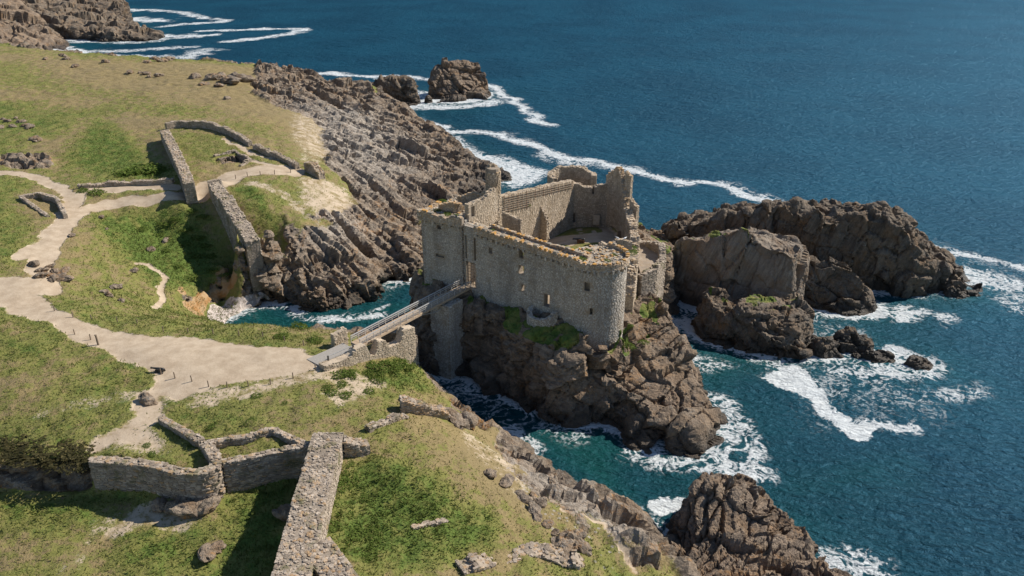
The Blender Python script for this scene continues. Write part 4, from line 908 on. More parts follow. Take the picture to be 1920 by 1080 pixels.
rp, rpl, rpt = wall(rt, 'tower_parapet', circ(RR+.02, None, 22, math.radians(-165), math.radians(75)), 24.75, 23.6, .6, curve=True, seed=7, rag=.12, lich=.66, sides=(-1, 1))
copings(rp, rpl, rpt, 24, .28, .1, .3, miss=.05)
corbels(rp, rpl, 20, 23.45, .05, -1)
# half-round turret clinging to the front wall
hs, hz_ = face(1024, 590); hc = A0+Fd*hs
hr, _, _ = wall(castle, 'half_round_turret', circ(2.55, hc+Fo*.3, 16, math.atan2(Fo[1], Fo[0])-1.75, math.atan2(Fo[1], Fo[0])+1.55), [14.9, 14.6, 14.5]+[14.4]*8+[14.5, 14.7, 15.0, 15.4, 15.6], 9.0, .8, curve=True, seed=8, rag=.1, ss=(.45, .2), lich=.1)
# square gate tower
q0, q1, q2, q3 = np.array((-15.7, 129.2)), np.array((-8.2, 125.2)), np.array((-2.9, 133.4)), np.array((-10.4, 137.8))
def litter(parent, pts, z, n, seed, grow=.5, mat='coping'):
    rs = np.random.RandomState(seed); pl = np.array([(a[0], a[1]) for a in pts]); lo, hi = pl.min(0), pl.max(0); c = rs.uniform(lo, hi, (n*3, 2)); c = c[inside(c, pl)][:n]; k = len(c)
    an = rs.uniform(0, 6.28, k); t = np.c_[np.cos(an), np.sin(an), 0*an]; sz = rs.uniform(.15, grow, k); zz_ = np.full(k, z) if np.isscalar(z) else z(c)
    me = stones_mesh('rubble', np.c_[c, zz_+rs.uniform(-.04, .06, k)], t, np.tile([[0, 0, 1.]], (k, 1)), np.c_[sz, sz*.5, sz*rs.uniform(.5, 1, k)], np.c_[rs.rand(k), rs.uniform(.2, .6, k), rs.rand(k), np.ones(k)], seed)
    o = obj('rubble', me, M[mat]); o['kind'] = 'stuff'; put_child(o, parent)
gt, gln, gtf = wall(castle, 'gate_tower', [tuple(q) for q in (q0+(.45, .55), q1+(-.1, .55), q2+(-.55, 0), q3+(.1, -.55))], 25.9, 5.0, 1.0, closed=True, sides=(-1, 1), seed=9, rag=.05, ss=(.42, .18), lich=.12, topstones=False, facemin=8,
    holes=[(3.1, 3.9, 23.6, 24.3, .7), (2.6, 4.3, 18.4, 18.95, .5)])
slab(gt, 'tower_floor', [tuple(q) for q in (q0, q1, q2, q3)], 25.75, .5, 'coping')
gp, gpl, gpt = wall(gt, 'tower_parapet', [tuple(q3*.6+q0*.4+(-.2, 0)), tuple(q0+(-.25, -.15)), tuple(q1+(.0, -.25))], [26.2, 26.3, 26.5], 25.0, .75, seed=10, rag=.3, lich=.7)
litter(gt, [q0, q1, q2, q3], 25.8, 260, 5, .7); litter(rt, circ(RR-.4), 24.3, 220, 6, .6); litter(front, [B0-Fo*.5, B1-Fo*.5, B1-Fo*2.3, B0-Fo*2.3], lambda c: 25.3-.9*np.clip(((c-B0)@Fd)/FLEN, 0, 1), 260, 7, .5)
copings(gp, gpl, gpt, 13, .3, .05, .2, d=.8); corbels(gp, gpl, 9, 24.8, -.05, -1)
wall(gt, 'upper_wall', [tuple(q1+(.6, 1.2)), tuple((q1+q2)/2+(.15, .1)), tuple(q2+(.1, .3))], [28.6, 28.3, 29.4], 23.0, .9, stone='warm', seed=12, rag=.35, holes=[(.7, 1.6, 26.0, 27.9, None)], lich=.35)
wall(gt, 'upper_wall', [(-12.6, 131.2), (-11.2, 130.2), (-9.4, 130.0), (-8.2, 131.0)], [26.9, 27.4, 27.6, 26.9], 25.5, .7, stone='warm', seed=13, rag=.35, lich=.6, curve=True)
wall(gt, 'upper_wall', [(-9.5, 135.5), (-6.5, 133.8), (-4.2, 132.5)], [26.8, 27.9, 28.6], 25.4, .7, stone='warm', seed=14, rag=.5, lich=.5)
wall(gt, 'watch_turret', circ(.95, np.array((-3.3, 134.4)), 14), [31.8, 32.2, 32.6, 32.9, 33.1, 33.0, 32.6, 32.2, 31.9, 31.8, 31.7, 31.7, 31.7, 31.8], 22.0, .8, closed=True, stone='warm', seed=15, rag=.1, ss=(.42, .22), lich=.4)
bm = bmesh.new(); add_tube(bm, (-3.3, 134.4, 30.6), (-3.3, 134.4, 32.4), 1.25, 12, 1.1); me = bm_mesh('turret_fill', bm); setcol(me, 'tint', np.tile([[.5, .4, 0, 1]], (len(me.vertices), 1))); put_child(obj('turret_fill', me, M['mortar']), gt)
# seaward curtain wall and court ruins
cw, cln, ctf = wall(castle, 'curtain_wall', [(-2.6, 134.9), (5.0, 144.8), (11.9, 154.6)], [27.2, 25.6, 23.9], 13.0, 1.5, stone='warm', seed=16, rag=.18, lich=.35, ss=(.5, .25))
def back(u, v, p0, p1):
    d0 = np.array(p1)-np.array(p0); L = np.linalg.norm(d0); d0 = d0/L; no = np.array((d0[1], -d0[0])); a = (u-960)/FPX; b = (540-v)/FPX; d = np.array((a, CP+b*SP)); t = (np.array(p0)@no)/(d@no)
    return float((d*t-np.array(p0))@d0), CAMH+(-SP+b*CP)*t
bw0, bw1 = (11.6, 154.9), (19.6, 154.3)
bh = []
for (u, v, w, h) in ((1073.5, 406, 1.1, 2.0), (1112, 352, .5, 2.2)):
    s, z = back(u, v, bw0, bw1); bh.append((s-w/2, s+w/2, z-h/2, z+h/2, .9))
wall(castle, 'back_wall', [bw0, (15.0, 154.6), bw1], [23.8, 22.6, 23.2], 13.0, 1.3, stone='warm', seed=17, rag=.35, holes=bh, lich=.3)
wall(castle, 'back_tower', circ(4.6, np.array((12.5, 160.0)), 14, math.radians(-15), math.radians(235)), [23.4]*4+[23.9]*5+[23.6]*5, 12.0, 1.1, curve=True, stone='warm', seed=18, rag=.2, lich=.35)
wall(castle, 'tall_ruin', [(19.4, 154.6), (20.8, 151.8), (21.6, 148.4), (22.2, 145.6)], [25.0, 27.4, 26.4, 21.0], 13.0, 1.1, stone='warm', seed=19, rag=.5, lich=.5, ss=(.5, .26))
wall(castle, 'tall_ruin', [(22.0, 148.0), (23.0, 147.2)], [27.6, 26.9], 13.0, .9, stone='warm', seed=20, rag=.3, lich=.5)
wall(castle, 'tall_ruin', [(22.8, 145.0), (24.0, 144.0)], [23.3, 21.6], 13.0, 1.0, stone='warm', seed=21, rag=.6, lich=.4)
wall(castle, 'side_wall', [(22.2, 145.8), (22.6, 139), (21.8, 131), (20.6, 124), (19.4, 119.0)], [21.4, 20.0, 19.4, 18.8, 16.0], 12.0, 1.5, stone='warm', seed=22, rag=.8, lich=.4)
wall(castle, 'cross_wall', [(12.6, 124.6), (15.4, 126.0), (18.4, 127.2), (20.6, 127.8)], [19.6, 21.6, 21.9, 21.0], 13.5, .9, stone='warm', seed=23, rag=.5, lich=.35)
wall(castle, 'terrace_wall', [(22.6, 139.5), (25.4, 138.3), (27.2, 134.5), (26.8, 130.5), (24.8, 127.2), (22.0, 125.2)], [17.3, 17.3, 18.3, 17.0, 16.5, 16.4], 9.0, 1.2, stone='drystone', seed=24, rag=.5, lich=.3, ss=(.7, .22))
slab(castle, 'terrace_floor', [(22.6, 139.4), (25.2, 138.2), (27.0, 134.5), (26.6, 130.6), (24.7, 127.4), (22.2, 125.4)], 16.2, 1.0, 'mortar')
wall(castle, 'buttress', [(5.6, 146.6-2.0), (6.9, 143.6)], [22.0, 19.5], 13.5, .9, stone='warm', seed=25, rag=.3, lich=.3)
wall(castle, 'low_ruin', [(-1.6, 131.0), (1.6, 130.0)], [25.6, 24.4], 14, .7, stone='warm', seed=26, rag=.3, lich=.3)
slab(castle, 'bricked_doorway', [(16.6, 153.6), (17.9, 153.5), (17.9, 153.2), (16.6, 153.3)], 16.9, 2.1, 'abut')
# lattice gate
gate = obj('lattice_gate', None); put_child(gate, castle)
ctr = lambda s, z, o=.5: tuple(A0+Fd*s-Fo*o)+(z,)
for i in range(6):
    s = gs0+.08+(gs1-gs0-.16)*i/5; bm = bmesh.new(); add_tube(bm, ctr(s, 14.4), ctr(s, 18.95), .055, 6); put_child(obj('upright_bar', bm_mesh('upright_bar', bm), M['post']), gate)
for i in range(8):
    z = 14.7+i*.56; bm = bmesh.new(); add_tube(bm, ctr(gs0, z, .54), ctr(gs1, z, .54), .05, 6); put_child(obj('cross_bar', bm_mesh('cross_bar', bm), M['post']), gate)
# timber palisade along the curtain wall walk
pal = obj('palisade', None); put_child(pal, castle)
for i in range(18):
    s = .8+i*(cln.L-1.6)/17; c, t, n = cln.at(s); sg = 1 if n[0, 0] > 0 else -1; p = c[0]+n[0]*sg*.92; z = float(np.interp(s, [0, cln.L/2, cln.L], [27.2, 25.6, 23.9]))
    lo = 3.6 if i < 7 else 1.7
    bm = bmesh.new(); add_tube(bm, (p[0], p[1], z-lo), (p[0], p[1], z+.15), .05, 6); put_child(obj('post', bm_mesh('post', bm), M['rust' if i % 2 else 'post']), pal)
    if i < 17:
        c2, t2, n2 = cln.at(.8+(i+1)*(cln.L-1.6)/17); p2 = c2[0]+n2[0]*sg*.92; z2 = float(np.interp(.8+(i+1)*(cln.L-1.6)/17, [0, cln.L/2, cln.L], [27.2, 25.6, 23.9]))
        for k in range(7 if i < 6 else 3):
            zz_ = .35+k*.42
            bm = bmesh.new(); add_tube(bm, (p[0], p[1], z-zz_), (p2[0], p2[1], z2-zz_), .06, 4); put_child(obj('plank', bm_mesh('plank', bm), M['wood']), pal)

# ================================================================ FIELD WALLS
def gz(p, d=0.): return float(hland(np.array([[p[0], p[1]]]))[0])+d
def gpts(*px): return [tuple(G(u, v)) for u, v in px]
def fieldwall(name, label, px, above, thick, deep=1.2, **kw):
    P = gpts(*px) if not isinstance(px[0], Vector) else [tuple(p) for p in px]
    above = above if hasattr(above, '__len__') else [above]*len(P)
    t = thing(name, label, 'wall', loc=(P[0][0], P[0][1], P[0][2]))
    kw.setdefault('ss', (.6, .26)); kw.setdefault('stone', 'drystone'); kw.setdefault('rag', .3)
    wall(t, 'wall_body', P, [p[2]+a for p, a in zip(P, above)], [p[2]-deep for p in P], thick, **kw); return t
def topwall(name, label, pts, thick, bot, **kw):       # pts: (u, v, z of the wall top)
    P = [at(*p) for p in pts]; t = thing(name, label, 'wall', loc=(P[0].x, P[0].y, bot if np.isscalar(bot) else bot[0]))
    kw.setdefault('ss', (.6, .26)); kw.setdefault('stone', 'drystone'); kw.setdefault('rag', .25)
    wall(t, 'wall_body', P, [p.z for p in P], bot, thick, **kw); return t
topwall('rampart_wall', 'broad rubble-topped rampart wall running out of the bottom edge', [(616, 812, 15.6), (602, 860, 15.6), (577, 950, 15.6), (564, 1005, 15.6), (550, 1060, 15.6), (538, 1110, 15.6)], 3.7, 8.5, ss=(.44, .24), indiv=300, seed=101, rag=.12, lich=.28)
topwall('rampart_wall', 'rubble wall branching right from the broad rampart at the bottom edge', [(592, 1018, 15.35), (622, 1060, 15.3), (660, 1110, 15.2)], 3.0, 9, ss=(.44, .24), indiv=120, seed=102, rag=.12, lich=.28)
topwall('rampart_stub', 'pale sloping wall stub at the far end of the broad rampart', [(645, 822, 15.5), (668, 826, 15.0), (690, 828, 14.4)], 1.5, 10.5, ss=(.6, .28), indiv=70, seed=103, rag=.15)
topwall('bastion_wall', 'low curved stone wall above the grassy ditch at left', [(170, 858, 14.6), (215, 860, 14.6), (260, 864, 14.7), (305, 874, 14.7), (345, 882, 14.7), (380, 882, 14.8), (402, 872, 14.9), (404, 858, 14.9), (394, 842, 14.9), (384, 830, 14.9)], 1.25, 8.6, curve=True, ss=(.6, .25), indiv=260, seed=104, rag=.14)
topwall('bastion_wall', 'tall dry-stone wall joining the bastion corner to the rampart', [(418, 866, 14.7), (450, 858, 14.7), (500, 847, 14.7), (545, 838, 14.8), (580, 832, 14.9)], .95, 8.8, ss=(.6, .22), indiv=260, seed=105, rag=.12)
topwall('low_wall', 'thin low wall bending round the dry grass inside the bastion', [(388, 828, 14.9), (420, 822, 14.8), (465, 815, 14.8), (510, 802, 14.8), (540, 816, 14.8), (578, 832, 14.9)], .85, 12.8, ss=(.55, .25), seed=106, rag=.1, indiv=60)
topwall('low_wall', 'short straight low wall leading from the bastion toward the footpath', [(378, 826, 14.9), (345, 806, 14.8), (302, 782, 14.8)], .95, 12.8, ss=(.6, .25), seed=107, rag=.1, indiv=60)
fieldwall('ruined_wall', 'crumbling stone line between the rampart and the lichen-covered stump', [(690, 808), (715, 797), (745, 786), (760, 782)], [.9, .6, .7, .5], 1.0, seed=108, rag=.4, indiv=40)
fieldwall('ruined_wall', 'orange-lichened wall stump on the grass above the channel', [(752, 768), (785, 772), (815, 776), (842, 782)], [2.0, 1.6, 1.5, .8], 1.7, seed=109, rag=.5, lich=.62, indiv=60)
fieldwall('ruined_wall', 'collapsed rubble wall along the bottom edge of the grassy point', [(862, 1068), (900, 1056), (950, 1040), (1010, 1032), (1060, 1050), (1120, 1062)], [.3, .45, .3, .45, .35, .3], 2.2, seed=110, rag=.6, lich=.4, indiv=90)
fieldwall('ruined_wall', 'little buried wall remnant in the green grass of the near point', [(775, 992), (800, 985), (838, 977)], [.12, .25, .25], .6, seed=111, rag=.25, indiv=16)
# enclosure on the upper meadow
topwall('enclosure_wall', 'thick straight wall closing the left side of the grassy enclosure', [(308, 243, 21.4), (318, 262, 21.2), (335, 296, 20.6), (350, 330, 20.0), (354, 342, 19.8)], 2.3, 15.0, seed=112, lich=.4, rag=.25)
fieldwall('enclosure_wall', 'curved wall round the far side of the grassy enclosure', [(312, 243), (340, 238), (385, 240), (420, 249), (452, 264), (470, 274)], [1.9, 1.7, 1.8, 1.7, 1.5, 1.1], 1.2, curve=True, seed=113)
fieldwall('enclosure_wall', 'broken wall continuing the enclosure toward the rocky slope', [(478, 279), (505, 290), (530, 301), (558, 317)], [.9, 1.1, 1.3, 1.6], 1.3, curve=True, seed=114, rag=.5)
fieldwall('wall_stump', 'squat ruined block at the end of the enclosure wall by the path', [(577, 320), (592, 328), (604, 336)], [2.4, 2.6, 1.6], 2.0, seed=115, rag=.4, lich=.5)
fieldwall('low_wall', 'long low pale wall beside the upper sandy path', [(148, 353), (200, 349), (260, 346), (325, 343)], [.8, .9, 1.0, 1.1], 1.3, seed=116, rag=.3)
fieldwall('house_ruin', 'small roofless walled pit beside the path at far left', [(92, 408), (68, 392), (40, 374), (75, 371), (108, 381), (116, 395), (124, 409)], [.3, .5, .9, 1.3, 1.3, 1.2, 1.0], .8, seed=117, rag=.08)
fieldwall('cistern_rim', 'stone rim of the sunken cistern inside the grassy enclosure', [(402, 293), (440, 284), (470, 302), (450, 312)], [.25, .4, .6, .5], .7, seed=118, rag=.3)
# tall wall stepping down to the cove
d0, d1 = (-67.0, 171.0), (-53.2, 150.2); dd = [back(u, v, d0, d1) for u, v in ((402, 342), (424, 373), (448, 409), (474, 450))]
dv = (np.array(d1)-np.array(d0))/np.linalg.norm(np.array(d1)-np.array(d0)); t = thing('descending_wall', 'tall dark wall stepping down the slope to the pebble beach', 'wall', loc=(*d0, 15))
wall(t, 'wall_body', [tuple(np.array(d0)+dv*s) for s, z in dd], [z for s, z in dd], [13, 11, 6, 1.5], 2.9, seed=119, rag=.45, lich=.25, ss=(.6, .26), stone='drystone')

# ================================================================ FOOTBRIDGE
ZD = 14.5
bl0, br0, bl1, br1 = at(650, 640, ZD), at(684, 651, ZD), at(862, 531, ZD), at(888, 540, ZD)
nA, nB = (bl0+br0)/2, (bl1+br1)/2; ax = (nB-nA).normalized(); px_ = Vector((ax.y, -ax.x, 0)); LB = (nB-nA).length; HWB = 1.0
bridge = thing('footbridge', 'timber and steel footbridge spanning the channel to the castle gate', 'bridge', loc=tuple(nA))
def prism(name, a, b, w, h, mat, parent, up=Vector((0, 0, 1))):
    bm = bmesh.new(); d = (b-a); L = d.length; d.normalize(); sd_ = d.cross(up).normalized(); u = sd_.cross(d)
    add_box(bm, (a+b)/2, (L, w, h), Matrix((d, sd_, u)).transposed()); o = obj(name, bm_mesh(name, bm), M[mat]); return put_child(o, parent)
deck = prism('deck_beam', nA-Vector((0, 0, .30)), nB-Vector((0, 0, .30)), 1.7, .36, 'steel', bridge)
deck['label'] = 'grey girder under the boards'
k = int(LB/.62)
for i in range(k):
    c = nA+ax*(i+.5)*LB/k-Vector((0, 0, .06)); prism('deck_board', c-px_*HWB, c+px_*HWB, LB/k*.93, .10, 'deck', bridge)
for sg, nm in ((-1, 'left'), (1, 'right')):
    e = px_*sg*(HWB-.06); Z1 = Vector((0, 0, 1))
    side_ = prism('edge_beam', nA+e*1.04-Z1*.16, nB+e*1.04-Z1*.16, .10, .34, 'deck', bridge)
    npst = 19; rail = prism('handrail', nA+e+Z1*1.08, nB+e+Z1*1.08, .17, .10, 'steel', bridge)
    prism('mid_rail', nA+e+Z1*.74, nB+e+Z1*.74, .05, .16 if sg < 0 else .10, 'steel', bridge); prism('mid_rail', nA+e+Z1*.42, nB+e+Z1*.42, .04, .05, 'steel', bridge)
    for i in range(npst):
        c = nA+e+ax*(LB*i/(npst-1)); prism('rail_post', c-Z1*.1, c+Z1*1.06, .09, .09, 'steel', bridge, ax)
ua, ub = nA+ax*LB*.52+px_*.5-Vector((0, 0, .6)), nA+ax*LB*.68+px_*.5-Vector((0, 0, 1.5)); uc = nA+ax*LB*.86+px_*.5-Vector((0, 0, .6))
for a, b in ((ua, ub), (ub, uc), (ub, ub+Vector((0, 0, 1.2)))): prism('tension_rod', a, b, .09, .09, 'steel', bridge)
# ramp
r00, r01, r10, r11 = at(575, 673, 14.15), at(601, 686, 14.15), at(643, 643, ZD+.02), at(668, 656, ZD+.02)
ramp = thing('wooden_ramp', 'pale boarded ramp rising from the sandy plateau to the footbridge', 'ramp', loc=tuple((r00+r01)/2))
for i in range(10):
    f0, f1 = i/10+.004, (i+1)/10-.004; a, b, c, d = r00.lerp(r01, f0), r00.lerp(r01, f1), r10.lerp(r11, f1), r10.lerp(r11, f0)
    bm = bmesh.new(); up = [bm.verts.new(p) for p in (a, b, c, d)]; lo = [bm.verts.new(p-Vector((0, 0, .3))) for p in (a, b, c, d)]
    bm.faces.new(up); bm.faces.new(lo[::-1])
    for j in range(4): bm.faces.new((up[j], lo[j], lo[(j+1) % 4], up[(j+1) % 4]))
    bmesh.ops.recalc_face_normals(bm, faces=bm.faces[:]); put_child(obj('board', bm_mesh('board', bm), M['rampwood']), ramp)
pa = r01.lerp(r11, .22); pb = r01.lerp(r11, .92)
for q in (pa, pb): prism('post', q-Vector((0, 0, .2)), q+Vector((0, 0, 1.05)), .18, .18, 'iron', ramp, ax)
prism('rail', pa+Vector((0, 0, .95)), pb+Vector((0, 0, .95)), .08, .10, 'steel', ramp); prism('rail', pa+Vector((0, 0, .5)), pb+Vector((0, 0, .5)), .05, .06, 'steel', ramp)
# stone abutment with merlons
m0, m1 = (-26.0, 98.2), (-15.1, 109.5); mp = []
for u, v in ((603, 684), (655, 664), (659, 640), (681, 636), (684, 664), (701, 662), (703, 637), (719, 635), (721, 650), (735, 644), (748, 638), (751, 613), (772, 611)):
    mp.append(back(u, v, m0, m1))
mv = (np.array(m1)-np.array(m0))/np.linalg.norm(np.array(m1)-np.array(m0)); mp = [(max(mp[i][0], (mp[i-1][0]+.06) if i else -9), min(mp[i][1], 15.2)) for i in range(len(mp))]
abut = thing('bridge_abutment', 'pale stone abutment wall with three square merlons under the footbridge', 'wall', loc=(*m0, 13))
wall(abut, 'wall_body', [tuple(np.array(m0)+mv*s) for s, z in mp], [z for s, z in mp], [13]+[11]*5+[9]*4+[5, 4, 3], 1.5, stone='abut', core='abut', seed=130, rag=.0, ss=(.45, .2), lich=.1, topstones=False)
lb = thing('parapet_block', 'pale stone parapet block on the left of the footbridge entrance', 'wall', loc=tuple(at(626, 646, 14)))
wall(lb, 'wall_body', [at(624, 640, 14.2), at(648, 628, 14.2)], [15.3, 15.5], 11, .9, stone='abut', core='abut', seed=131, rag=.0, ss=(.45, .2), lich=.1, topstones=False)
ab2 = thing('bridge_abutment', 'dark stone abutment face below the landward end of the footbridge', 'wall', loc=(-17, 110, 5))
wall(ab2, 'wall_body', [(-20.6, 112.4), (-17.6, 111.6), (-15.3, 109.4)], [12.2, 12.4, 12.6], -1, 1.4, stone='drystone', seed=132, rag=.2)
# pier
pc = nA+ax*(LB*.80); pier = thing('bridge_pier', 'tall grey stone pier standing in the channel under the footbridge', 'pier', loc=(pc.x, pc.y, 0))
wall(pier, 'pier_body', [pc-px_*2.0-ax*.2, pc+px_*2.0-ax*.2], 13.75, -2.5, 3.7, stone='castle', seed=133, rag=.03, ss=(.55, .24), lich=.1)

# ================================================================ CANNONS
def lathe(bm, prof, M_, n=12):
    rings = [[bm.verts.new(M_ @ Vector((x, r*math.cos(2*math.pi*i/n), r*math.sin(2*math.pi*i/n)))) for i in range(n)] for x, r in prof]
    for a, b in zip(rings, rings[1:]):
        for i in range(n): bm.faces.new((a[i], a[(i+1) % n], b[(i+1) % n], b[i]))
    bm.faces.new(rings[0]); bm.faces.new(rings[-1][::-1])
def cannon(label, loc, rz, sc_, mats):
    t = thing('cannon', label, 'cannon', loc=loc); t.rotation_euler.z = rz; t.scale = (sc_,)*3
    I = Matrix.Translation((0, 0, .85)) @ Matrix.Rotation(-.05, 4, 'Y'); bm = bmesh.new()
    lathe(bm, [(-1.25, .05), (-1.2, .10), (-1.1, .08), (-1.05, .26), (-.9, .27), (-.85, .24), (-.1, .21), (-.05, .23), (0, .20), (1.1, .15), (1.15, .19), (1.3, .19), (1.32, .09), (.9, .08)], I)
    obj('barrel', bm_mesh('barrel', bm, True), M[mats[0]], t)
    bm = bmesh.new()
    for y in (-.32, .32):
        add_box(bm, (-.35, y, .5), (1.5, .12, .42)); add_box(bm, (-.1, y, .78), (.7, .12, .18))
    add_box(bm, (-.35, 0, .35), (1.3, .56, .10)); add_tube(bm, (.15, -.5, .28), (.15, .5, .28), .07, 8); add_tube(bm, (-.85, -.5, .24), (-.85, .5, .24), .07, 8)
    obj('carriage', bm_mesh('carriage', bm), M[mats[1]], t)
    for x, r in ((.15, .28), (-.85, .24)):
        for y in (-.47, .47):
            bm = bmesh.new(); add_tube(bm, (x, y-.06, r), (x, y+.06, r), r, 14); obj('wheel', bm_mesh('wheel', bm), M[mats[1]], t)
cannon('old cannon on its carriage in the sunlit castle courtyard', (12.9, 142.6, 15.05), math.radians(178), .95, ('iron', 'rust'))
g = G(297, 696); cannon('small dark cannon on the edge of the sandy plateau', (g.x, g.y, g.z-.25), math.radians(172), .8, ('iron', 'iron'))

ORD = ['first', 'second', 'third', 'fourth', 'fifth', 'sixth', 'seventh', 'eighth', 'ninth', 'tenth', 'eleventh', 'twelfth', 'thirteenth', 'fourteenth', 'fifteenth', 'sixteenth', 'seventeenth']
# ================================================================ BOULDERS, POSTS
BOULD = []
for i in range(7):
    bm = bmesh.new(); bmesh.ops.create_icosphere(bm, subdivisions=3, radius=.5); A = np.array([v.co[:] for v in bm.verts]); e, r, t_ = blocks(A, (.55, .4, .4), rotm(i, i*.7, i*1.3), 200+i)
    D = 1+.30*(r-.5)+.55*t_-.10*(1-smooth(0, .1, e))
    for v, d in zip(bm.verts, D): v.co *= d
    me = bm_mesh('boulder', bm, False); setcol(me, 'mask', np.c_[np.zeros(len(A)), np.ones(len(A)), np.zeros(len(A)), r]); setcol(me, 'mask2', np.zeros((len(A), 4))); me.materials.append(M['ground']); BOULD.append(me)
def boulder(u, v, r, label, group=None, flat=.6, rot=None, z=0.15):
    g = G(u, v); o = bpy.data.objects.new('boulder', BOULD[RNG.randrange(7)]); COL.objects.link(o); o.location = (g.x, g.y, g.z+z*r)
    o.rotation_euler = (RNG.uniform(-.3, .3), RNG.uniform(-.3, .3), RNG.uniform(0, 6) if rot is None else rot); o.scale = (r*RNG.uniform(1.1, 1.6)*1.3, r*1.2, r*flat*1.6); tag(o, label, 'boulder', group)
boulder(432, 155, 5.0, 'long tilted grey slab in the boulder cluster on the far meadow', flat=.4, rot=-.7); boulder(452, 151, 4.2, 'big rounded grey boulder, right end of the far meadow cluster')
boulder(398, 150, 3.4, 'rounded grey boulder, left end of the far meadow cluster'); boulder(416, 145, 3.0, 'grey boulder at the back of the far meadow cluster'); boulder(411, 162, 2.6, 'low flat stone at the front of the far meadow cluster', flat=.35)
boulder(366, 147, 3.0, 'dark lone boulder just left of the far meadow cluster'); boulder(382, 159, 2.2, 'pale low stone below the far meadow cluster', flat=.4); boulder(426, 186, 1.5, 'small pale stone on the open meadow right of centre')
for i, q in enumerate(sorted(((288, 112), (304, 116), (276, 118), (318, 113), (517, 125), (504, 123), (533, 128)))): boulder(*q, RNG.uniform(1.6, 3), 'small grey boulder on the far skyline edge of the meadow, %s from the left' % ORD[i], 'boulders along the far meadow edge')
for i, q in enumerate(sorted(((125, 112), (85, 112), (118, 106), (140, 126), (198, 118)))): boulder(*q, RNG.uniform(1.6, 2.6), 'grey stone at the far left edge of the meadow, %s from the left' % ORD[i], 'stones at the far left meadow edge')
for i, q in enumerate(sorted(((265, 138), (276, 139), (244, 137), (298, 143), (280, 145)))): boulder(*q, RNG.uniform(1.3, 2.4), 'small grey stone in a loose row on the far meadow, %s from the left' % ORD[i], 'loose row of stones on the far meadow')
for i, q in enumerate(sorted(((6, 225), (14, 228), (24, 238), (30, 222), (48, 237), (56, 240), (40, 230), (2, 240), (66, 262), (72, 264)))): boulder(*q, RNG.uniform(.8, 1.7), 'small pale stone in the scatter at the left meadow edge, %s from the left' % ORD[i], 'stone scatter at the left meadow edge')
for i, q in enumerate(sorted(((95, 500), (105, 510), (85, 507), (112, 520), (92, 516), (72, 508), (120, 526), (100, 524), (78, 518), (118, 512)))): boulder(*q, RNG.uniform(.8, 1.7), 'grey rock in the outcrop beside the path junction, %s from the left' % ORD[i], 'rock outcrop by the path junction', flat=.45)
for i, q in enumerate(sorted(((195, 548), (205, 555), (216, 540), (250, 510), (228, 565), (200, 430), (190, 408), (310, 452), (282, 470)))): boulder(*q, RNG.uniform(.6, 1.3), 'small stone showing through the grass of the green bowl, %s from the left' % ORD[i], 'stones in the green bowl')
boulder(278, 753, 1.5, 'lone pale boulder at the footpath fork below the plateau'); boulder(135, 442, 1.0, 'white stone on the bank beside the upper path', flat=.4); boulder(64, 497, 1.4, 'brown rock at the left edge of the sandy path')
boulder(390, 1040, 1.7, 'pale flat rock in the ditch below the rampart', flat=.45); boulder(405, 1030, 1.3, 'upright pale rock beside the flat ditch rock'); boulder(545, 968, 2.0, 'squared block fallen against the foot of the rampart')
boulder(850, 785, 2.0, 'smooth grey boulder right of the lichened stump', flat=.4, rot=-.9); boulder(876, 795, 2.2, 'upright pale slab on the slope right of the lichened stump', flat=.7); boulder(862, 800, 1.3, 'small grey boulder below the smooth one by the stump')
for i, q in enumerate(sorted(((985, 938), (1000, 930), (1012, 945), (975, 925), (1035, 905), (920, 890), (950, 905), (1002, 965), (1025, 985), (1040, 1000), (1060, 1010)))): boulder(*q, RNG.uniform(.7, 1.5), 'pale stone among the bare rocks of the near slope, %s from the left' % ORD[i], 'stones on the bare near slope', flat=.4)
for i, q in enumerate(sorted(((1055, 1018), (1068, 1024), (1062, 1032), (1078, 1012), (1085, 1026)))): boulder(*q, RNG.uniform(1.0, 1.8), 'grey boulder in the pile above the near cliff edge, %s from the left' % ORD[i], 'boulder pile above the near cliff')
for i, q in enumerate(sorted(((350, 930), (375, 945), (335, 945), (360, 960), (300, 950), (388, 955)))): boulder(*q, RNG.uniform(1.0, 2.2), 'tan rock in the broken bank under the bastion, %s from the left' % ORD[i], 'rocks in the bank under the bastion')
PM = []
for i in range(3):
    bm = bmesh.new(); add_tube(bm, (0, 0, -.3), (RNG.uniform(-.04, .04), RNG.uniform(-.04, .04), .85), .085, 8, .075); add_tube(bm, (0, 0, .845), (0, 0, .90), .075, 8, .04); me = bm_mesh('post', bm); me.materials.append(M['post']); PM.append(me)
def post(u, v, label, group, s=1.0):
    g = G(u, v); o = bpy.data.objects.new('wooden_post', PM[RNG.randrange(3)]); COL.objects.link(o); o.location = g; o.scale = (s, s, s); o.rotation_euler = (RNG.uniform(-.06, .06), RNG.uniform(-.06, .06), RNG.uniform(0, 3)); tag(o, label, 'post', group)
for i, q in enumerate(((570, 648), (534, 640), (493, 632), (448, 629), (400, 626), (353, 625), (306, 621), (258, 608), (220, 603), (172, 599), (137, 594), (102, 582))): post(*q, 'short wooden post on the cove side of the wide path, %s from the footbridge' % ORD[i], 'posts along the cove side of the path')
for i, q in enumerate(((592, 693), (550, 709), (507, 720), (466, 724), (426, 726), (391, 724), (360, 714), (328, 708), (302, 701))): post(*q, 'short wooden post on the near side of the plateau, %s from the ramp' % ORD[i], 'posts along the near side of the plateau')
post(184, 646, 'tall leaning post on the near edge of the wide path', None, 1.9); post(140, 626, 'broken stump post on the near edge of the wide path', None, .9); post(170, 636, 'thin post left of the tall leaning post', None, 1.0)
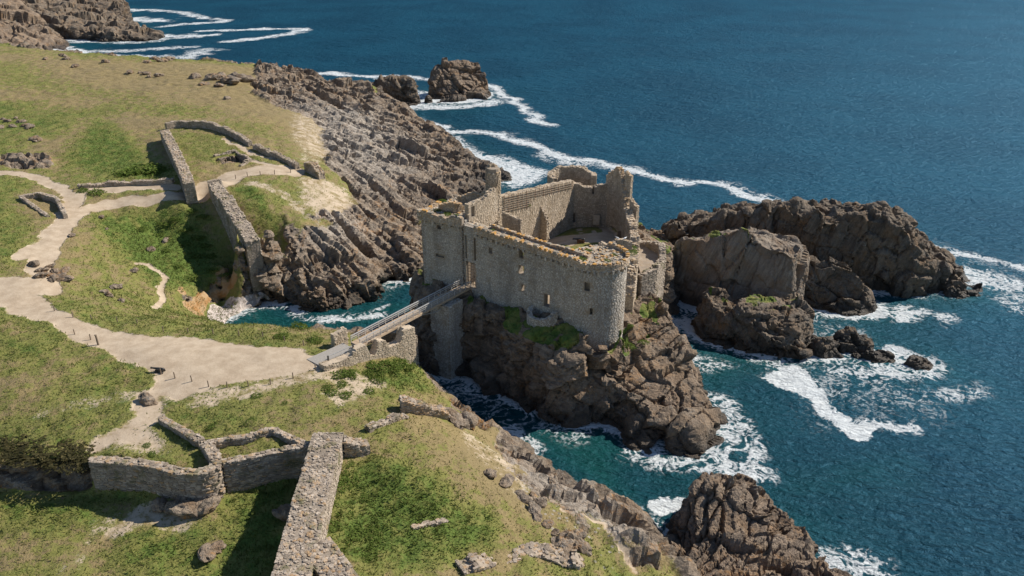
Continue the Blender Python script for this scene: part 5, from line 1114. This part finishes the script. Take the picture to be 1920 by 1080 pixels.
for i, q in enumerate(((442, 335), (464, 330), (488, 328), (515, 326), (545, 323))): post(*q, 'thin post beside the enclosure path, %s from the left' % ORD[i], 'posts beside the enclosure path', 1.1)

# ================================================================ PLANTS
SHR = []
def leafball(n, seed, flat=.55):
    rs = np.random.RandomState(seed); d = rs.normal(size=(n, 3)); d[:, 2] = abs(d[:, 2]); d /= np.linalg.norm(d, axis=1)[:, None]
    lob = 1+.35*fbm(d*1.0+seed, 1.6, 3, seed); r = rs.uniform(.45, 1, n)**.5*lob; c = d*r[:, None]*np.array([1, 1, flat])
    t = rs.normal(size=(n, 3)); t /= np.linalg.norm(t, axis=1)[:, None]; b = np.cross(t, d+rs.normal(size=(n, 3))*.6); b /= np.linalg.norm(b, axis=1)[:, None]+1e-9
    s = rs.uniform(.06, .13, n)[:, None]; V = np.stack([c-t*s, c+b*s*.8, c+t*s, c-b*s*.8], 1).reshape(-1, 3); F = np.arange(4*n).reshape(n, 4)
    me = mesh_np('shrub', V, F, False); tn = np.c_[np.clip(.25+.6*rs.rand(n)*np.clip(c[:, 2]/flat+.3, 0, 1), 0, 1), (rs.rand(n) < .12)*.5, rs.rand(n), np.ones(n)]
    setcol(me, 'tint', np.repeat(tn, 4, axis=0)); me.materials.append(M['leaf']); return me
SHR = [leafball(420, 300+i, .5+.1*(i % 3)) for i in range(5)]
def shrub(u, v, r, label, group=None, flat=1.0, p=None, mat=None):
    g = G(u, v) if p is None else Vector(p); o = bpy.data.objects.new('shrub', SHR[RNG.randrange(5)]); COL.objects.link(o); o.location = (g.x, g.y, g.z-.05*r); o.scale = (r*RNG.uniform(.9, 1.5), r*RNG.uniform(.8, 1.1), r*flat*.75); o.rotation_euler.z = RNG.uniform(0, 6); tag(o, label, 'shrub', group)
    if mat: o.material_slots[0].link = 'OBJECT'; o.material_slots[0].material = M[mat]
    return o
shrub(268, 318, 4.6, 'large dark bush left of the enclosure wall', flat=.8); shrub(245, 322, 3.0, 'smaller bush touching the large dark one by the enclosure', flat=.7); shrub(292, 322, 3.0, 'bush in the shadow between the dark bush and the enclosure wall')
shrub(638, 703, 1.5, 'rounded green shrub nearest the abutment'); shrub(655, 700, 1.0, 'small shrub right of the rounded one by the abutment'); shrub(660, 706, .8, 'tiny shrub below the abutment wall')
for i, q in enumerate(sorted(((700, 690, 1.4), (722, 686, 1.6), (745, 684, 1.5), (690, 700, 1.0), (712, 700, 1.2), (736, 698, 1.3), (762, 692, 1.2), (705, 712, 1.0)))): shrub(*q, 'green shrub in the thicket below the abutment merlons, %s from the left' % ORD[i], 'thicket below the abutment')
for i, q in enumerate(sorted(((620, 738, 1.0), (648, 742, .9), (690, 735, .9), (612, 728, .8), (640, 722, .9)))): shrub(*q, 'low shrub on the bare slope below the ramp, %s from the left' % ORD[i], 'low shrubs below the ramp')
shrub(180, 362, 1.6, 'low bush between the upper paths'); shrub(155, 358, 1.2, 'small low bush left of the one between the upper paths'); shrub(590, 640, 1.4, 'bright green bush on the bank left of the footbridge'); shrub(562, 615, 1.5, 'yellow-green bush on the brow above the cove'); shrub(528, 632, 1.3, 'green bush by the path near the cove brow')
for i, q in enumerate(sorted(((310, 418, 1.6), (350, 430, 1.8), (330, 410, 1.4), (370, 445, 1.6), (385, 460, 1.4), (345, 455, 1.5), (300, 440, 1.3), (395, 480, 1.4), (365, 480, 1.6), (330, 500, 1.4), (400, 505, 1.4), (420, 515, 1.2), (355, 520, 1.3), (310, 470, 1.2), (265, 430, 1.3), (380, 405, 1.5), (360, 395, 1.3)))): shrub(*q, 'leafy shrub in the green bowl above the pebble beach, %s from the left' % ORD[i], 'shrubs in the green bowl', flat=.7)
for i, q in enumerate(sorted(((10, 825, 2.2), (45, 835, 2.2), (80, 840, 2.4), (112, 838, 2.2), (145, 845, 2.2), (30, 850, 2.0), (65, 858, 2.0), (100, 862, 2.0), (135, 868, 2.0), (160, 862, 1.6), (5, 858, 2.0)))): shrub(*q, 'brown thicket on the bank left of the bastion wall, %s from the left' % ORD[i], 'thicket on the left bank', flat=.33, mat='dead')
for i, q in enumerate(sorted(((400, 800, 1.0), (470, 790, .9), (405, 838, .7), (410, 850, .6), (330, 800, .7), (345, 815, .7), (360, 840, .6), (285, 852, .6), (275, 835, .6), (480, 742, .8), (530, 755, .8)))): shrub(*q, 'green clump in the dry grass around the bastion, %s from the left' % ORD[i], 'green clumps around the bastion', flat=.5)
for i, q in enumerate(sorted(((650, 870, 1.0), (640, 890, 1.2), (630, 915, 1.2), (622, 945, 1.1), (660, 900, 1.2), (615, 985, 1.2), (640, 960, 1.3), (670, 935, 1.2), (660, 1000, 1.4), (690, 1040, 1.4), (650, 1040, 1.3), (700, 1000, 1.2)))): shrub(*q, 'lush low shrub along the right foot of the rampart, %s from the left' % ORD[i], 'lush growth right of the rampart', flat=.45)
def wshrub(p, r, label): shrub(0, 0, r, label, p=p, flat=.8)
wshrub((-12.8, 130.6, 25.9), .8, 'cushion of green on the gate tower top, nearest its left corner'); wshrub((-11.0, 128.6, 25.9), .9, 'wide green cushion in the middle of the gate tower top'); wshrub((-9.6, 128.2, 25.9), .6, 'small green cushion at the right of the gate tower top'); wshrub((-12.3, 135.4, 26.0), .8, 'green cushion on the far edge of the gate tower')
p_ = A1-Fo*1.3-Fd*.6; wshrub((*p_, 24.5), .95, 'round bush on the wall walk where it meets the round tower'); wshrub((*(A0+Fd*9-Fo*1.2), 24.9), .5, 'small tuft midway along the castle wall walk'); wshrub((*(A0+Fd*14-Fo*1.2), 24.7), .55, 'tuft on the wall walk between the midway tuft and the round bush')
wshrub((*(A0+Fd*5-Fo*1.4), 25.2), .45, 'little tuft on the wall walk near the gate tower'); wshrub((12.0, 116.2, 24.3), .8, 'spreading plant on the inner edge of the round tower top'); wshrub((14.6, 112.2, 24.3), .55, 'plant near the front of the round tower top'); wshrub((16.0, 114.6, 24.3), .55, 'plant near the right rim of the round tower top')
wshrub((20.4, 124.5, 20.6), .9, 'green growth on the broken side wall behind the round tower'); wshrub((21.0, 128.5, 19.8), .8, 'green growth further back on the broken side wall'); wshrub((3.2, 141.2, 23.2), .45, 'little plant rooted in the sunlit curtain wall')
wshrub((21.2, 112.5, 9.9), .9, 'grassy bush on the rock right of the round tower foot'); wshrub((18.6, 110.0, 10.6), .9, 'bush at the right foot of the round tower')
# grass blades
rs = np.random.RandomState(4); Vt, Nt = LAND['V'], LAND['N']; wgt = np.clip(1-LAND['rock']*1.4, 0, 1)*np.clip(1-LAND['sand']*1.3, 0, 1)*(.06+np.clip(LAND['green'], 0, 1)**1.6)
dist = np.hypot(np.hypot(Vt[:, 0], Vt[:, 1]), CAMH-Vt[:, 2]); wgt = wgt*np.clip(170/dist-.35, 0, 1.2)*(Nt[:, 2] > .6); pb_ = wgt/wgt.sum()
ix = rs.choice(len(Vt), 110000, p=pb_); n = len(ix); c = Vt[ix]+np.c_[rs.uniform(-.3, .3, (n, 2)), np.zeros(n)]; gl = np.clip(LAND['green'][ix], 0, 1)
an = rs.uniform(0, 6.28, n); w_ = np.c_[np.cos(an), np.sin(an), 0*an]; h_ = (.10+.30*rs.rand(n)*(.35+gl))[:, None]; lean = np.c_[rs.uniform(-1.2, .8, n), rs.uniform(-1., 1., n), np.ones(n)]
tri = np.stack([c-w_*.09-np.array([0, 0, .05]), c+w_*.09-np.array([0, 0, .05]), c+lean*h_], 1).reshape(-1, 3)
me = mesh_np('grass', tri, np.arange(3*n).reshape(n, 3), False); tn = np.c_[rs.rand(n), np.clip(.85-1.3*gl+rs.uniform(-.2, .2, n), 0, 1), rs.rand(n), np.ones(n)]; setcol(me, 'tint', np.repeat(tn, 3, axis=0))
tag(obj('grass', me, M['tuft']), 'grass growing over the headland', 'grass', kind='stuff')

# ================================================================ GULLS
def gull(label, p, rz):
    bm = bmesh.new(); I = Matrix.Translation(p) @ Matrix.Rotation(rz, 4, 'Z') @ Matrix.Rotation(-.25, 4, 'Y')
    lathe(bm, [(-.42, .02), (-.3, .06), (-.1, .13), (.08, .14), (.2, .09), (.26, .075), (.33, .08), (.40, .05), (.48, .015)], I @ Matrix.Translation((0, 0, .22)), 10)
    for y in (-.05, .05): add_tube(bm, I @ Vector((0, y, 0)), I @ Vector((0, y, .15)), .015, 5)
    o = obj('gull', bm_mesh('gull', bm, True), M['feather']); tag(o, label, 'bird', 'gulls on the castle ruin')
gull('white gull standing on the ruined cross wall, the left of two', Vector((18.0, 127.1, 22.0)), 2.5); gull('white gull standing on the ruined cross wall, the right of two', Vector((19.4, 127.5, 21.8)), .6)
